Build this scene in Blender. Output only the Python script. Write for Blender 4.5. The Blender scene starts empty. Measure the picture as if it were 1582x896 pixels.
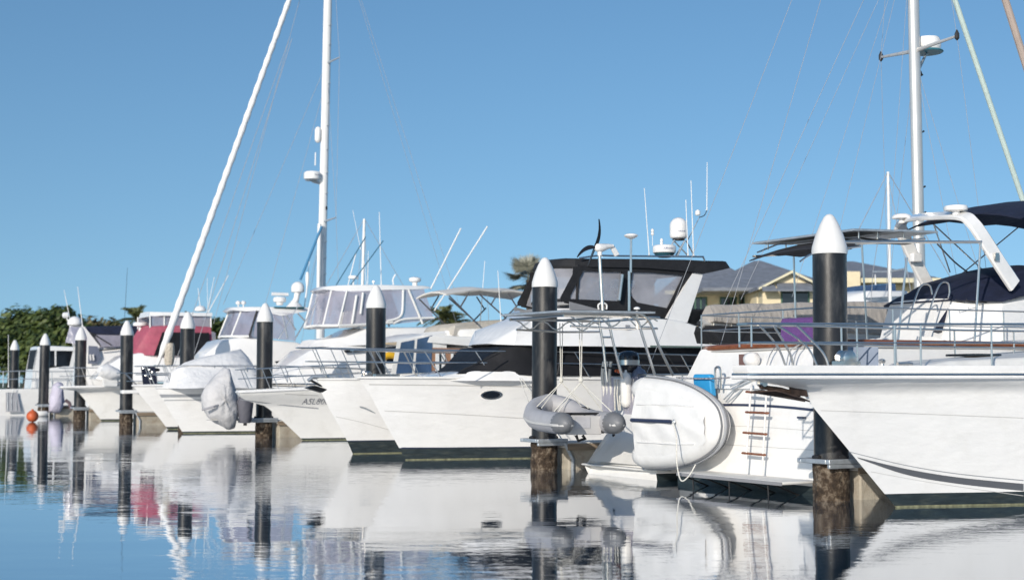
import bpy, math, random
from mathutils import Vector, Matrix, Quaternion
random.seed(7)
SC = bpy.context.scene
COL = SC.collection
PI = math.pi
# ---------------------------------------------------------------- camera model
FPX = 2197.0
CAM = Vector((0, 0, 1.8))
TILT = math.atan(142.5 / FPX)
CT, ST = math.cos(TILT), math.sin(TILT)

def ray(px, py):
    r = (px - 791) / FPX
    u = (448 - py) / FPX
    return Vector((r, CT - u * ST, ST + u * CT))

def sight(px, Y):
    """world x at distance Y for a picture column"""
    return (px - 791) / FPX * Y / CT

def on_water(px, py):
    d = ray(px, py)
    t = -CAM.z / d.z
    return CAM + d * t

class Frame:
    """local axes of a thing: x along, y across (away from the camera side), z up"""
    def __init__(self, ox, oy, ang=29.0):
        self.O = Vector((ox, oy, 0))
        A = math.radians(ang)
        self.ang = A
        self.a = Vector((math.cos(A), math.sin(A), 0))
        self.y = Vector((-math.sin(A), math.cos(A), 0))
    def loc(self, P):
        d = P - self.O
        return Vector((d.dot(self.a), d.dot(self.y), P.z))
    def q(self, px, py, y=0.0):
        d = ray(px, py)
        t = ((self.O + self.y * y - CAM).dot(self.y)) / d.dot(self.y)
        return self.loc(CAM + d * t)
    def qx(self, px, py, x=0.0):
        d = ray(px, py)
        t = ((self.O + self.a * x - CAM).dot(self.a)) / d.dot(self.a)
        return self.loc(CAM + d * t)
    def world(self, x, y, z=0.0):
        return self.O + self.a * x + self.y * y + Vector((0, 0, z))

# ---------------------------------------------------------------- mesh builder
class MB:
    def __init__(self):
        self.v = []; self.f = []; self.m = []
    def add(self, vs, fs, mi=0):
        o = len(self.v)
        self.v += [tuple(p) for p in vs]
        for f in fs:
            self.f.append(tuple(i + o for i in f)); self.m.append(mi)
        return self
    def box(self, x0, x1, y0, y1, z0, z1, mi=0):
        vs = [(x, y, z) for x in (x0, x1) for y in (y0, y1) for z in (z0, z1)]
        return self.add(vs, [(0, 1, 3, 2), (4, 6, 7, 5), (0, 4, 5, 1), (2, 3, 7, 6), (0, 2, 6, 4), (1, 5, 7, 3)], mi)
    def tube(self, pts, r, seg=8, mi=0, closed=False, flat=None):
        pts = [Vector(p) for p in pts]
        n = len(pts)
        rs = r if isinstance(r, (list, tuple)) else [r] * n
        tans = []
        for i in range(n):
            if closed:
                t = pts[(i + 1) % n] - pts[i - 1]
            else:
                t = pts[min(i + 1, n - 1)] - pts[max(i - 1, 0)]
            tans.append(t.normalized() if t.length > 1e-9 else Vector((0, 0, 1)))
        t0 = tans[0]
        up = Vector((0, 0, 1)) if abs(t0.z) < .9 else Vector((1, 0, 0))
        nrm = (up - t0 * up.dot(t0)).normalized()
        vs = []
        for i in range(n):
            if i:
                nrm = nrm - tans[i] * nrm.dot(tans[i])
                nrm = nrm.normalized() if nrm.length > 1e-6 else tans[i].orthogonal().normalized()
            b = tans[i].cross(nrm)
            for k in range(seg):
                a = 2 * PI * k / seg
                if flat:
                    p = pts[i] + nrm * (math.cos(a) * rs[i]) + b * (math.sin(a) * rs[i] * flat)
                else:
                    p = pts[i] + (nrm * math.cos(a) + b * math.sin(a)) * rs[i]
                vs.append(p)
        fs = []
        for i in range(n if closed else n - 1):
            j = (i + 1) % n
            for k in range(seg):
                l = (k + 1) % seg
                fs.append((i * seg + k, i * seg + l, j * seg + l, j * seg + k))
        if not closed:
            fs.append(tuple(range(seg - 1, -1, -1)))
            fs.append(tuple((n - 1) * seg + k for k in range(seg)))
        return self.add(vs, fs, mi)
    def lathe(self, prof, c=(0, 0, 0), seg=24, mi=0, axis='z', M=None):
        vs = []; c = Vector(c)
        for r, h in prof:
            for k in range(seg):
                a = 2 * PI * k / seg
                p = Vector((r * math.cos(a), r * math.sin(a), h))
                if axis == 'x': p = Vector((h, p.x, p.y))
                if axis == 'y': p = Vector((p.x, h, p.y))
                if M is not None: p = M @ p
                vs.append(c + p)
        fs = []
        for i in range(len(prof) - 1):
            for k in range(seg):
                l = (k + 1) % seg
                fs.append((i * seg + k, i * seg + l, (i + 1) * seg + l, (i + 1) * seg + k))
        fs.append(tuple(range(seg - 1, -1, -1)))
        fs.append(tuple((len(prof) - 1) * seg + k for k in range(seg)))
        return self.add(vs, fs, mi)
    def prism(self, prof, y0, y1, mi=0):
        """outline in x,z given a thickness across y"""
        n = len(prof)
        vs = [(p[0], y0, p[-1]) for p in prof] + [(p[0], y1, p[-1]) for p in prof]
        fs = [tuple(range(n)), tuple(range(2 * n - 1, n - 1, -1))]
        for i in range(n):
            j = (i + 1) % n
            fs.append((i, i + n, j + n, j))
        return self.add(vs, fs, mi)
    def slab(self, pts, off, mi=0):
        """polygon in space given the thickness vector off"""
        n = len(pts); off = Vector(off)
        vs = [Vector(p) for p in pts]; vs += [v + off for v in vs]
        fs = [tuple(range(n)), tuple(range(2 * n - 1, n - 1, -1))]
        for i in range(n):
            j = (i + 1) % n
            fs.append((i, i + n, j + n, j))
        return self.add(vs, fs, mi)
    def loft(self, rings, mi=0, cap=True, closed=True):
        s = len(rings[0]); vs = [p for r in rings for p in r]; fs = []
        for i in range(len(rings) - 1):
            for k in range(s if closed else s - 1):
                l = (k + 1) % s
                fs.append((i * s + k, i * s + l, (i + 1) * s + l, (i + 1) * s + k))
        if cap and closed:
            fs.append(tuple(range(s - 1, -1, -1)))
            fs.append(tuple((len(rings) - 1) * s + k for k in range(s)))
        return self.add(vs, fs, mi)
    def build(self, name, mats, parent=None, sharp=35, flat=False, bevel=0):
        me = bpy.data.meshes.new(name)
        me.from_pydata(self.v, [], self.f)
        if not isinstance(mats, (list, tuple)): mats = [mats]
        for m in mats: me.materials.append(m)
        me.polygons.foreach_set('material_index', self.m)
        import bmesh
        bm = bmesh.new(); bm.from_mesh(me)
        if len(bm.verts) < 60000:
            bmesh.ops.remove_doubles(bm, verts=bm.verts, dist=1e-5)
            bmesh.ops.recalc_face_normals(bm, faces=bm.faces)
        bm.to_mesh(me); bm.free()
        if not flat:
            me.shade_smooth()
            me.set_sharp_from_angle(angle=math.radians(sharp))
        o = bpy.data.objects.new(name, me); COL.objects.link(o)
        if parent is not None: o.parent = parent
        if bevel:
            md = o.modifiers.new('soft', 'BEVEL'); md.width = bevel; md.segments = 2; md.limit_method = 'ANGLE'
        return o

def tag(o, label, cat, group=None, kind=None):
    if label: o['label'] = label
    if cat: o['category'] = cat
    if group: o['group'] = group
    if kind: o['kind'] = kind
    return o

def thing(name, fr, label, cat, group=None, z=0.0):
    o = bpy.data.objects.new(name, None); COL.objects.link(o)
    o.empty_display_size = .2
    o.location = fr.O + Vector((0, 0, z)); o.rotation_euler = (0, 0, fr.ang)
    return tag(o, label, cat, group)

def place(o, fr):
    o.location = fr.O; o.rotation_euler = (0, 0, fr.ang)
    return o

def lerp(a, b, t): return a + (b - a) * t
def interp(tab, x):
    if x <= tab[0][0]: return tab[0][1]
    for (x0, y0), (x1, y1) in zip(tab, tab[1:]):
        if x <= x1: return lerp(y0, y1, (x - x0) / (x1 - x0) if x1 > x0 else 0)
    return tab[-1][1]
def smooth(tab, n=8):
    """Catmull-Rom through a list of points"""
    P = [Vector(p) for p in tab]; out = []
    for i in range(len(P) - 1):
        p0, p1, p2, p3 = P[max(i - 1, 0)], P[i], P[i + 1], P[min(i + 2, len(P) - 1)]
        for k in range(n):
            t = k / n
            out.append(.5 * ((2 * p1) + (p2 - p0) * t + (2 * p0 - 5 * p1 + 4 * p2 - p3) * t * t + (3 * p1 - p0 - 3 * p2 + p3) * t ** 3))
    out.append(P[-1])
    return out

# ---------------------------------------------------------------- materials
MATS = {}
def mat(name, col, rough=.5, metal=0.0, var=.06, scale=3.0, bump=0.0, bscale=40.0, bst=None, coat=0.0, dirt=None, dscale=1.2, damt=.5, spec=.5, stretch=None):
    if name in MATS: return MATS[name]
    m = bpy.data.materials.new(name); m.use_nodes = True
    nt = m.node_tree; N = nt.nodes; L = nt.links
    b = N['Principled BSDF']
    b.inputs['Roughness'].default_value = rough
    b.inputs['Metallic'].default_value = metal
    b.inputs['Coat Weight'].default_value = coat
    b.inputs['Coat Roughness'].default_value = .08
    b.inputs['Specular IOR Level'].default_value = spec
    tc = N.new('ShaderNodeTexCoord')
    oi = N.new('ShaderNodeObjectInfo'); ml = N.new('ShaderNodeMath'); ml.operation = 'MULTIPLY'; ml.inputs[1].default_value = 37.0
    L.new(oi.outputs['Random'], ml.inputs[0])
    va = N.new('ShaderNodeVectorMath'); va.operation = 'ADD'; L.new(tc.outputs['Object'], va.inputs[0]); L.new(ml.outputs[0], va.inputs[1])
    src = va.outputs[0]
    if stretch:
        mp = N.new('ShaderNodeMapping'); mp.inputs['Scale'].default_value = stretch
        L.new(src, mp.inputs[0]); src = mp.outputs[0]
    n1 = N.new('ShaderNodeTexNoise'); n1.inputs['Scale'].default_value = scale; n1.inputs['Detail'].default_value = 5
    L.new(src, n1.inputs['Vector'])
    r = N.new('ShaderNodeValToRGB')
    c0 = [max(0, c * (1 - var)) for c in col[:3]] + [1]; c1 = [min(1, c * (1 + var)) for c in col[:3]] + [1]
    r.color_ramp.elements[0].position = .3; r.color_ramp.elements[1].position = .7
    r.color_ramp.elements[0].color = c0; r.color_ramp.elements[1].color = c1
    L.new(n1.outputs[0], r.inputs[0])
    out = r.outputs[0]
    if dirt:
        n2 = N.new('ShaderNodeTexNoise'); n2.inputs['Scale'].default_value = dscale; n2.inputs['Detail'].default_value = 8; n2.inputs['Roughness'].default_value = .65
        L.new(src, n2.inputs['Vector'])
        r2 = N.new('ShaderNodeValToRGB'); r2.color_ramp.elements[0].position = .5; r2.color_ramp.elements[1].position = .72
        r2.color_ramp.elements[0].color = (0, 0, 0, 1); r2.color_ramp.elements[1].color = (damt, damt, damt, 1)
        L.new(n2.outputs[0], r2.inputs[0])
        mx = N.new('ShaderNodeMix'); mx.data_type = 'RGBA'
        L.new(r2.outputs[0], mx.inputs[0]); L.new(out, mx.inputs[6]); mx.inputs[7].default_value = (*dirt, 1)
        out = mx.outputs[2]
    L.new(out, b.inputs['Base Color'])
    if bump:
        n3 = N.new('ShaderNodeTexNoise'); n3.inputs['Scale'].default_value = bscale; n3.inputs['Detail'].default_value = 4
        if bst:
            mp3 = N.new('ShaderNodeMapping'); mp3.inputs['Scale'].default_value = bst
            L.new(src, mp3.inputs[0]); L.new(mp3.outputs[0], n3.inputs['Vector'])
        else: L.new(src, n3.inputs['Vector'])
        bp = N.new('ShaderNodeBump'); bp.inputs['Strength'].default_value = 1; bp.inputs['Distance'].default_value = bump
        L.new(n3.outputs[0], bp.inputs['Height']); L.new(bp.outputs[0], b.inputs['Normal'])
    MATS[name] = m
    return m

def vinyl(name, col, clear, rough=.12):
    m = bpy.data.materials.new(name); m.use_nodes = True
    nt = m.node_tree; N = nt.nodes; L = nt.links
    b = N['Principled BSDF']; b.inputs['Base Color'].default_value = (*col, 1); b.inputs['Roughness'].default_value = rough
    tr = N.new('ShaderNodeBsdfTransparent'); tr.inputs[0].default_value = (.93, .94, .96, 1)
    mx = N.new('ShaderNodeMixShader')
    tc = N.new('ShaderNodeTexCoord'); n = N.new('ShaderNodeTexNoise'); n.inputs['Scale'].default_value = 1.3; n.inputs['Detail'].default_value = 3
    L.new(tc.outputs['Object'], n.inputs['Vector'])
    mr = N.new('ShaderNodeMapRange'); mr.inputs[1].default_value = .3; mr.inputs[2].default_value = .7
    mr.inputs[3].default_value = 1 - clear - .14; mr.inputs[4].default_value = 1 - clear + .14
    L.new(n.outputs[0], mr.inputs[0]); L.new(mr.outputs[0], mx.inputs[0])
    L.new(tr.outputs[0], mx.inputs[1]); L.new(b.outputs[0], mx.inputs[2])
    bp = N.new('ShaderNodeBump'); bp.inputs['Distance'].default_value = .05; bp.inputs['Strength'].default_value = .6
    L.new(n.outputs[0], bp.inputs['Height']); L.new(bp.outputs[0], b.inputs['Normal'])
    L.new(mx.outputs[0], N['Material Output'].inputs['Surface'])
    MATS[name] = m
    return m

def leafmat(name, c0, c1, trans=.0):
    m = bpy.data.materials.new(name); m.use_nodes = True
    nt = m.node_tree; N = nt.nodes; L = nt.links
    b = N['Principled BSDF']; b.inputs['Roughness'].default_value = .6
    g = N.new('ShaderNodeNewGeometry'); r = N.new('ShaderNodeValToRGB')
    r.color_ramp.elements[0].color = (*c0, 1); r.color_ramp.elements[1].color = (*c1, 1)
    L.new(g.outputs['Random Per Island'], r.inputs[0]); L.new(r.outputs[0], b.inputs['Base Color'])
    return m

gel = mat('white gelcoat', (.83, .815, .79), .17, var=.025, scale=1.5, coat=.6, bump=.013, bscale=4.0, bst=(.8, 1, 1.7), dirt=(.62, .60, .55), dscale=2.2, damt=.25)
gel2 = mat('cream gelcoat', (.80, .78, .74), .3, var=.03, scale=1.5, coat=.5, bump=.013, bscale=4.0, bst=(.8, 1, 1.7), dirt=(.55, .52, .45), dscale=2.0, damt=.3)
deckm = mat('deck white', (.74, .73, .70), .55, var=.05, scale=6, bump=.0015, bscale=90, dirt=(.5, .48, .44), damt=.35)
boot = mat('dark antifouling', (.022, .032, .036), .45, var=.3, scale=4, dirt=(.12, .13, .10), dscale=3, damt=.35, stretch=(1, 1, 6))
bootline = mat('growth line', (.20, .20, .12), .8, var=.4, scale=14)
steel = mat('polished stainless', (.78, .74, .68), .3, 1.0, var=.05)
alu = mat('mast aluminium', (.72, .70, .66), .38, .55, var=.05, scale=2)
mastw = mat('white mast paint', (.80, .79, .76), .35, var=.04, scale=2, coat=.2)
galv = mat('galvanised steel', (.50, .53, .55), .45, .6, var=.15, scale=8)
blackp = mat('black pile plastic', (.016, .016, .018), .34, var=.35, scale=3, bump=.002, bscale=12, dirt=(.16, .155, .15), dscale=4.5, damt=.45, stretch=(1, 1, .3))
capw = mat('white cone plastic', (.74, .73, .71), .40, var=.02, dirt=(.6, .58, .52), dscale=1.5, damt=.35)
crust = mat('barnacled concrete', (.055, .036, .022), .92, var=.6, scale=9, bump=.06, bscale=14, dirt=(.30, .25, .19), dscale=9, damt=.75)
conc = mat('pontoon concrete', (.42, .38, .31), .9, var=.2, scale=5, bump=.01, bscale=25, dirt=(.16, .11, .07), dscale=2.5, damt=.85)
pdeck = mat('pontoon deck', (.55, .54, .51), .7, var=.1, scale=6, bump=.004, bscale=30, dirt=(.3, .28, .25))
blackf = mat('black canvas', (.012, .012, .014), .75, var=.3, scale=6, bump=.01, bscale=9)
mesh_b = mat('black window mesh', (.013, .013, .015), .55, spec=.25, var=.35, scale=2.5, bump=.012, bscale=3)
navy = mat('navy canvas', (.010, .014, .036), .7, var=.25, scale=5, bump=.015, bscale=6)
maroon = mat('maroon canvas', (.38, .08, .125), .75, var=.15, scale=3, bump=.03, bscale=5, dirt=(.45, .18, .2), damt=.4)
beige = mat('beige canvas', (.50, .46, .40), .85, var=.1, scale=3, bump=.03, bscale=5, dirt=(.33, .30, .26), damt=.4)
creamc = mat('cream canvas', (.66, .63, .58), .8, var=.05, scale=3, bump=.015, bscale=5)
taupe = mat('taupe sail cover', (.40, .365, .33), .85, var=.08, scale=2.5, bump=.05, bscale=3.5, dirt=(.27, .24, .21), dscale=1.6, damt=.4, stretch=(2.2, 1, 1))
greyc = mat('grey boat cover', (.56, .55, .55), .8, var=.07, scale=3, bump=.06, bscale=4.5, dirt=(.40, .39, .39), damt=.45)
whitec = mat('white tarpaulin', (.76, .75, .74), .7, var=.04, scale=3, bump=.05, bscale=4, dirt=(.6, .58, .56), damt=.3)
lilac = mat('lilac cover', (.52, .49, .58), .8, var=.08, scale=3, bump=.05, bscale=4)
purple = mat('purple towel', (.125, .055, .20), .95, var=.15, scale=20, bump=.01, bscale=60)
hypg = mat('grey hypalon', (.43, .425, .44), .5, var=.06, scale=4, bump=.012, bscale=7, dirt=(.28, .275, .28), damt=.5)
hypd = mat('dark grey hypalon', (.17, .175, .185), .5, var=.1, scale=4)
hypw = mat('white hypalon', (.78, .77, .75), .42, var=.03, scale=3, bump=.010, bscale=5, dirt=(.58, .57, .54), dscale=2.5, damt=.4)
teak = mat('varnished teak', (.21, .065, .022), .35, var=.35, scale=3, stretch=(1, 8, 8), coat=.4)
rubber = mat('black rubber', (.02, .02, .022), .6, var=.2)
orange = mat('orange buoy plastic', (.50, .10, .03), .5, var=.2, scale=3, dirt=(.25, .07, .03), damt=.5)
yellow = mat('yellow float', (.75, .42, .02), .5, var=.08)
bluep = mat('blue vinyl', (.03, .30, .60), .55, var=.1, scale=3)
stripeb = mat('navy stripe', (.03, .04, .08), .4)
stripeg = mat('grey stripe', (.30, .31, .33), .4)
rope = mat('white rope', (.66, .64, .58), .9, var=.15, scale=30)
wire = mat('rigging wire', (.36, .37, .39), .5, .2)
glass_d = mat('dark tinted glass', (.012, .014, .018), .06, var=.2, coat=.6)
glass_b = mat('blue tinted glass', (.05, .09, .17), .08, var=.3, scale=2, coat=.5)
curtain = mat('brown curtain', (.33, .18, .11), .85, var=.25, scale=2, stretch=(9, 9, .3))
slate = mat('slate roof', (.19, .205, .235), .75, var=.18, scale=2.2, bump=.02, bscale=6, stretch=(1, 1, 3))
creamw = mat('cream render', (.78, .67, .46), .85, var=.06, scale=2)
creamt = mat('cream trim', (.72, .66, .46), .7, var=.05)
greent = mat('green trim', (.06, .14, .10), .6)
grass = mat('bank grass', (.06, .08, .03), .95, var=.4, scale=.6)
revet = mat('revetment stone', (.25, .22, .18), .95, var=.35, scale=1.5, bump=.08, bscale=3)
bark = mat('bark', (.10, .075, .05), .95, var=.3, scale=4)
solar = mat('solar cells', (.015, .018, .035), .18, var=.25, scale=12, coat=.7)
paleg = mat('pale green sail sock', (.50, .60, .55), .7, var=.05, bump=.01, bscale=8)
brownc = mat('tan sail sock', (.42, .34, .29), .8, var=.08)
sailw = mat('white furled sail', (.80, .79, .77), .7, var=.04, scale=4, bump=.02, bscale=14)
clear = vinyl('clear enclosure vinyl', (.50, .48, .56), .5)
lilacv = vinyl('lilac tinted vinyl', (.36, .36, .45), .42)
smokev = vinyl('smoked vinyl', (.46, .46, .50), .5)
txtd = mat('dark lettering', (.05, .05, .06), .5)
txtg = mat('grey lettering', (.25, .25, .27), .5)
txtb = mat('navy lettering', (.02, .05, .20), .5)

# ---------------------------------------------------------------- boat builders
class Hull:
    def __init__(self, fr, stem, sheer, L, B, deck, wl, zb, aft=None, tip=0.0, wlf=.86, pw=1.25):
        self.fr = fr; self.stem = sorted([(p[1], p[0]) for p in stem]); self.sheer = sheer; self.L = L; self.B = B
        self.deck = deck; self.wl = wl; self.zb = zb; self.aft = aft; self.tip = tip; self.wlf = wlf; self.pw = pw
        self.zbow = self.stem[-1][0]
    def x0(self, z): return interp(self.stem, z)
    def x1(self, z): return interp(self.aft, z) if self.aft else self.L
    def hv(self, u, v):
        d = interp(self.deck, u); w = interp(self.wl, u) * self.wlf
        vv = max(0, min(1, v)) ** self.pw
        return self.B * lerp(w, d, vv) + self.tip * (1 - u) ** 6 * max(0, min(1, (v - .82) / .1))
    def at(self, u, v):
        """v in 0..1 from the water to the sheer"""
        z0 = v * self.zbow
        xa = self.x0(z0); xb = self.x1(v * interp(self.sheer, self.L))
        x = lerp(xa, xb, u)
        return x, v * interp(self.sheer, x), self.hv(u, v)
    def hb(self, x, z):
        v = z / interp(self.sheer, x)
        xa = self.x0(v * self.zbow); xb = self.x1(v * interp(self.sheer, self.L))
        u = max(0, min(1, (x - xa) / (xb - xa)))
        return self.hv(u, v)
    def on(self, px, py, off=.006):
        y = -self.B * .5
        for _ in range(30):
            p = self.fr.q(px, py, y)
            y = lerp(y, -self.hb(p.x, p.z), .6)
        return Vector((p.x, y - off, p.z))
    def sheer_pt(self, x, side=-1, dz=0.0, inset=0.0):
        z = interp(self.sheer, x)
        return Vector((x, side * max(.02, self.hb(x, z) - inset), z + dz))
    def build(self, root, m=None, nu=40, nv=16, zline=None, deck_drop=.04):
        m = m or gel
        mb = MB()
        vz = [-.25, -.08]
        b = self.zb / self.zbow
        vz += [0, .012] + [b * .5, b] if self.zb > .05 else [0, max(b, .02)]
        if zline: vz += [zline / self.zbow]
        k0 = vz[-1]
        vz += [k0 + (1 - k0) * (i / nv) for i in range(1, nv + 1)]
        us = [(i / nu) ** 1.7 for i in range(nu + 1)]
        R = len(vz)
        for side in (-1, 1):
            vs = []
            for u in us:
                for v in vz:
                    if v < 0:
                        x, z, h = self.at(u, 0); h *= (1 + v * 2.2); z = v * 1.6
                        x += -v * 1.5 * (1 - u)
                    else:
                        x, z, h = self.at(u, v)
                    vs.append((x, side * h, z))
            fs = []; o = len(mb.v)
            for i in range(nu):
                for j in range(R - 1):
                    a, bb, c, d = i * R + j, (i + 1) * R + j, (i + 1) * R + j + 1, i * R + j + 1
                    f = (a, bb, c, d) if side < 0 else (d, c, bb, a)
                    mb.f.append(tuple(q + o for q in f))
                    top = vz[j + 1]
                    mi = 1 if top <= b + 1e-6 else 0
                    if self.zb > .05 and abs(vz[j]) < 1e-9: mi = 3
                    if zline and vz[j] >= b - 1e-6 and top <= zline / self.zbow + 1e-6: mi = 2
                    mb.m.append(mi)
            mb.v += vs
        n = (nu + 1) * R
        for i in (0, nu):                      # stem and transom strips, and the keel
            for j in range(R - 1):
                f = (i * R + j, i * R + j + 1, n + i * R + j + 1, n + i * R + j)
                mb.f.append(f); mb.m.append(1 if vz[j + 1] <= b + 1e-6 else 0)
        for i in range(nu):
            mb.f.append((i * R, n + i * R, n + (i + 1) * R, (i + 1) * R)); mb.m.append(1)
        h = mb.build('hull', [m, boot, stripeb, bootline], root, sharp=40)
        # deck
        db = MB(); rings = []
        for i in range(nu + 1):
            x, z, hh = self.at(us[i], 1)
            hh = max(.01, hh - .015)
            rings.append([(x, hh * s, z - deck_drop + .05 * hh * (1 - s * s)) for s in (-1, -.6, -.2, .2, .6, 1)])
        db.loft(rings, cap=False, closed=False)
        db.build('deck', deckm, root)
        return h
    def rail_line(self, x0, x1, dz, n=14, inset=.0, side=-1, r=.03, taper=None):
        return [self.sheer_pt(lerp(x0, x1, (i / n) ** 1.4), side, dz, inset) for i in range(n + 1)]
    def rub(self, root, m, dz=-.03, r=.035, name='rub_rail', x1=None, xs=None):
        mb = MB()
        x1 = x1 or self.x1(self.zbow)
        xa = self.x0(self.zbow) if xs is None else xs
        pts = []
        n = 30
        for side in (-1, 1):
            l = []
            for i in range(n + 1):
                x = lerp(xa + .01, x1, (i / n) ** 1.5)
                z = interp(self.sheer, x) + dz
                l.append(Vector((x, side * (self.hb(x, z) + r * .3), z)))
            pts.append(l)
        mb.tube(list(reversed(pts[0])) + pts[1], r, 8)
        return mb.build(name, m, root)
    def bow_rail(self, root, x0, x1, h0, h1, posts, mid=True, inset=.08, r=.014, lean=.0, name='bow_rail', over=0.0, m=None, rs=None):
        m = m or steel
        def pt(t, side, k):
            x = lerp(x0, x1, t)
            z = interp(self.sheer, x); xx = max(x, self.x0(self.zbow) + .02)
            y = max(.10, self.hb(xx, z) - inset)
            return Vector((x - over * k * (1 - t) ** 2, side * y, z + lerp(h0, h1, t) * k))
        mb = MB(); n = 24
        ks = (1.0, .55) if mid else (1.0,)
        for k in ks:
            a = [pt(1 - i / n, -1, k) for i in range(n + 1)]; b = [pt(i / n, 1, k) for i in range(n + 1)]
            mb.tube(a + b, r if k == 1 else r * .8, 8)
        rail = mb.build(name, m, root)
        for t in posts:
            for side in (-1, 1):
                p = pt(t, side, 1); x = p.x + lean
                xx = max(x, self.x0(self.zbow) + .05)
                z = interp(self.sheer, xx)
                b = Vector((xx, side * max(.06, self.hb(xx, z) - inset), z - .03))
                MB().tube([b, p], rs or r * .85, 8).build('stanchion', m, rail)
        return rail

def body(name, m, st, root, r=.08, camber=.03, sharp=35, seg=5):
    """st: list of stations (xb, zb, xt, zt, wb, wt): bottom and top of each cross-section and its half widths"""
    rings = []
    for xb, zb, xt, zt, wb, wt in st:
        h = max(1e-3, zt - zb); rr = min(r, h * .45, wt * .6)
        half = [(wb, 0), (lerp(wb, wt, .5), .5)]
        pts = []
        pts.append((wb, zb)); pts.append((lerp(wb, wt, .5), zb + h * .5 if h > 3 * rr else zb + (h - rr) * .5))
        for k in range(seg):
            a = PI / 2 * k / (seg - 1)
            pts.append((wt - rr + rr * math.cos(a), zt - rr + rr * math.sin(a)))
        pts.append((wt * .5, zt + camber * .75 * wt))
        full = [(-w, z) for w, z in pts] + [(0, zt + camber * wt)] + [(w, z) for w, z in reversed(pts)]
        rings.append([(lerp(xb, xt, (z - zb) / h), w, z) for w, z in full])
    return MB().loft(rings).build(name, m, root, sharp=sharp)

def st(fr, b, t, wb, wt=None):
    """station from the picture: bottom and top pixel on the camera-side flank"""
    wt = wb if wt is None else wt
    p = fr.q(b[0], b[1], -wb); q = fr.q(t[0], t[1], -wt)
    return (p.x, p.z, q.x, max(q.z, p.z + .01), wb, wt)

def panel(fr, pts, w, name, m, root, th=.012, both=True, off=0.0):
    ws = w if isinstance(w, (list, tuple)) else [w] * len(pts)
    loc = [fr.q(p[0], p[1], -ww - off) for p, ww in zip(pts, ws)]
    out = None
    for s in ((1, -1) if both else (-1,)):
        o = MB().slab([(p.x, p.y * -s, p.z) for p in loc], (0, th if s < 0 else -th, 0)).build(name, m, root)
        out = o
    return out

def bars(fr, lines, w, r, name, m, root, both=True, n=4):
    """tubes through picture points at half width w; each a part"""
    out = []
    for ln in lines:
        ps = [fr.q(p[0], p[1], -(p[2] if len(p) > 2 else w)) for p in ln]
        if len(ps) > 2: ps = smooth(ps, n)
        out.append(MB().tube(ps, r, 8).build(name, m, root))
        if both:
            out.append(MB().tube([(p.x, -p.y, p.z) for p in ps], r, 8).build(name, m, root))
    return out

def antenna(fr, root, top, bot, y=0.0, r=.012, name='antenna', m=None):
    a = fr.q(bot[0], bot[1], y); b = fr.q(top[0], top[1], y)
    return MB().tube([a, a.lerp(b, .06), b], [r * 1.7, r, r * .6], 6).build(name, m or mastw, root)

def dome(fr, root, px, pb, pt, rad, y=0.0, name='satellite_dome'):
    p = fr.q(px, pb, y); q = fr.q(px, pt, y); h = q.z - p.z
    hc = max(h * .25, h - rad)
    pr = [(rad * .6, 0), (rad * .85, h * .02), (rad * .96, h * .08), (rad, h * .18), (rad, hc)]
    pr += [(rad * math.cos(a), hc + (h - hc) * math.sin(a)) for a in [PI / 2 * k / 9 for k in range(1, 9)]] + [(.004, h)]
    return MB().lathe(pr, (p.x, p.y, p.z)).build(name, gel, root, sharp=60)

def radar(fr, root, px, pb, pt, rad, y=0.0, name='radar', base=None):
    p = fr.q(px, pb, y); q = fr.q(px, pt, y); h = q.z - p.z
    o = MB().lathe([(rad * .75, 0), (rad * .97, h * .1), (rad, h * .3), (rad, h * .75), (rad * .93, h * .93), (rad * .8, h), (.01, h * 1.04)], (p.x, p.y, p.z)).build(name, gel, root, sharp=50)
    return o, p, h

def text_mesh(body_, size):
    cu = bpy.data.curves.new('lettering', 'FONT'); cu.body = body_; cu.size = size; cu.extrude = 0; cu.resolution_u = 3
    ob = bpy.data.objects.new('lettering', cu)
    me = ob.to_mesh()
    vs = [v.co.copy() for v in me.vertices]; fs = [tuple(p.vertices) for p in me.polygons]
    ob.to_mesh_clear(); bpy.data.objects.remove(ob); bpy.data.curves.remove(cu)
    return vs, fs

def lettering(body_, size, fn, m, parent, name='lettering'):
    vs, fs = text_mesh(body_, size)
    return MB().add([fn(v.x, v.y) for v in vs], fs).build(name, m, parent, flat=True)

def rope_line(pts, r=.012, sag=0.0, n=10):
    out = []
    for a, b in zip(pts, pts[1:]):
        a = Vector(a); b = Vector(b)
        for k in range(n):
            t = k / n; p = a.lerp(b, t); p.z -= sag * 4 * t * (1 - t); out.append(p)
    out.append(Vector(pts[-1]))
    return MB().tube(out, r, 6)
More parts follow.
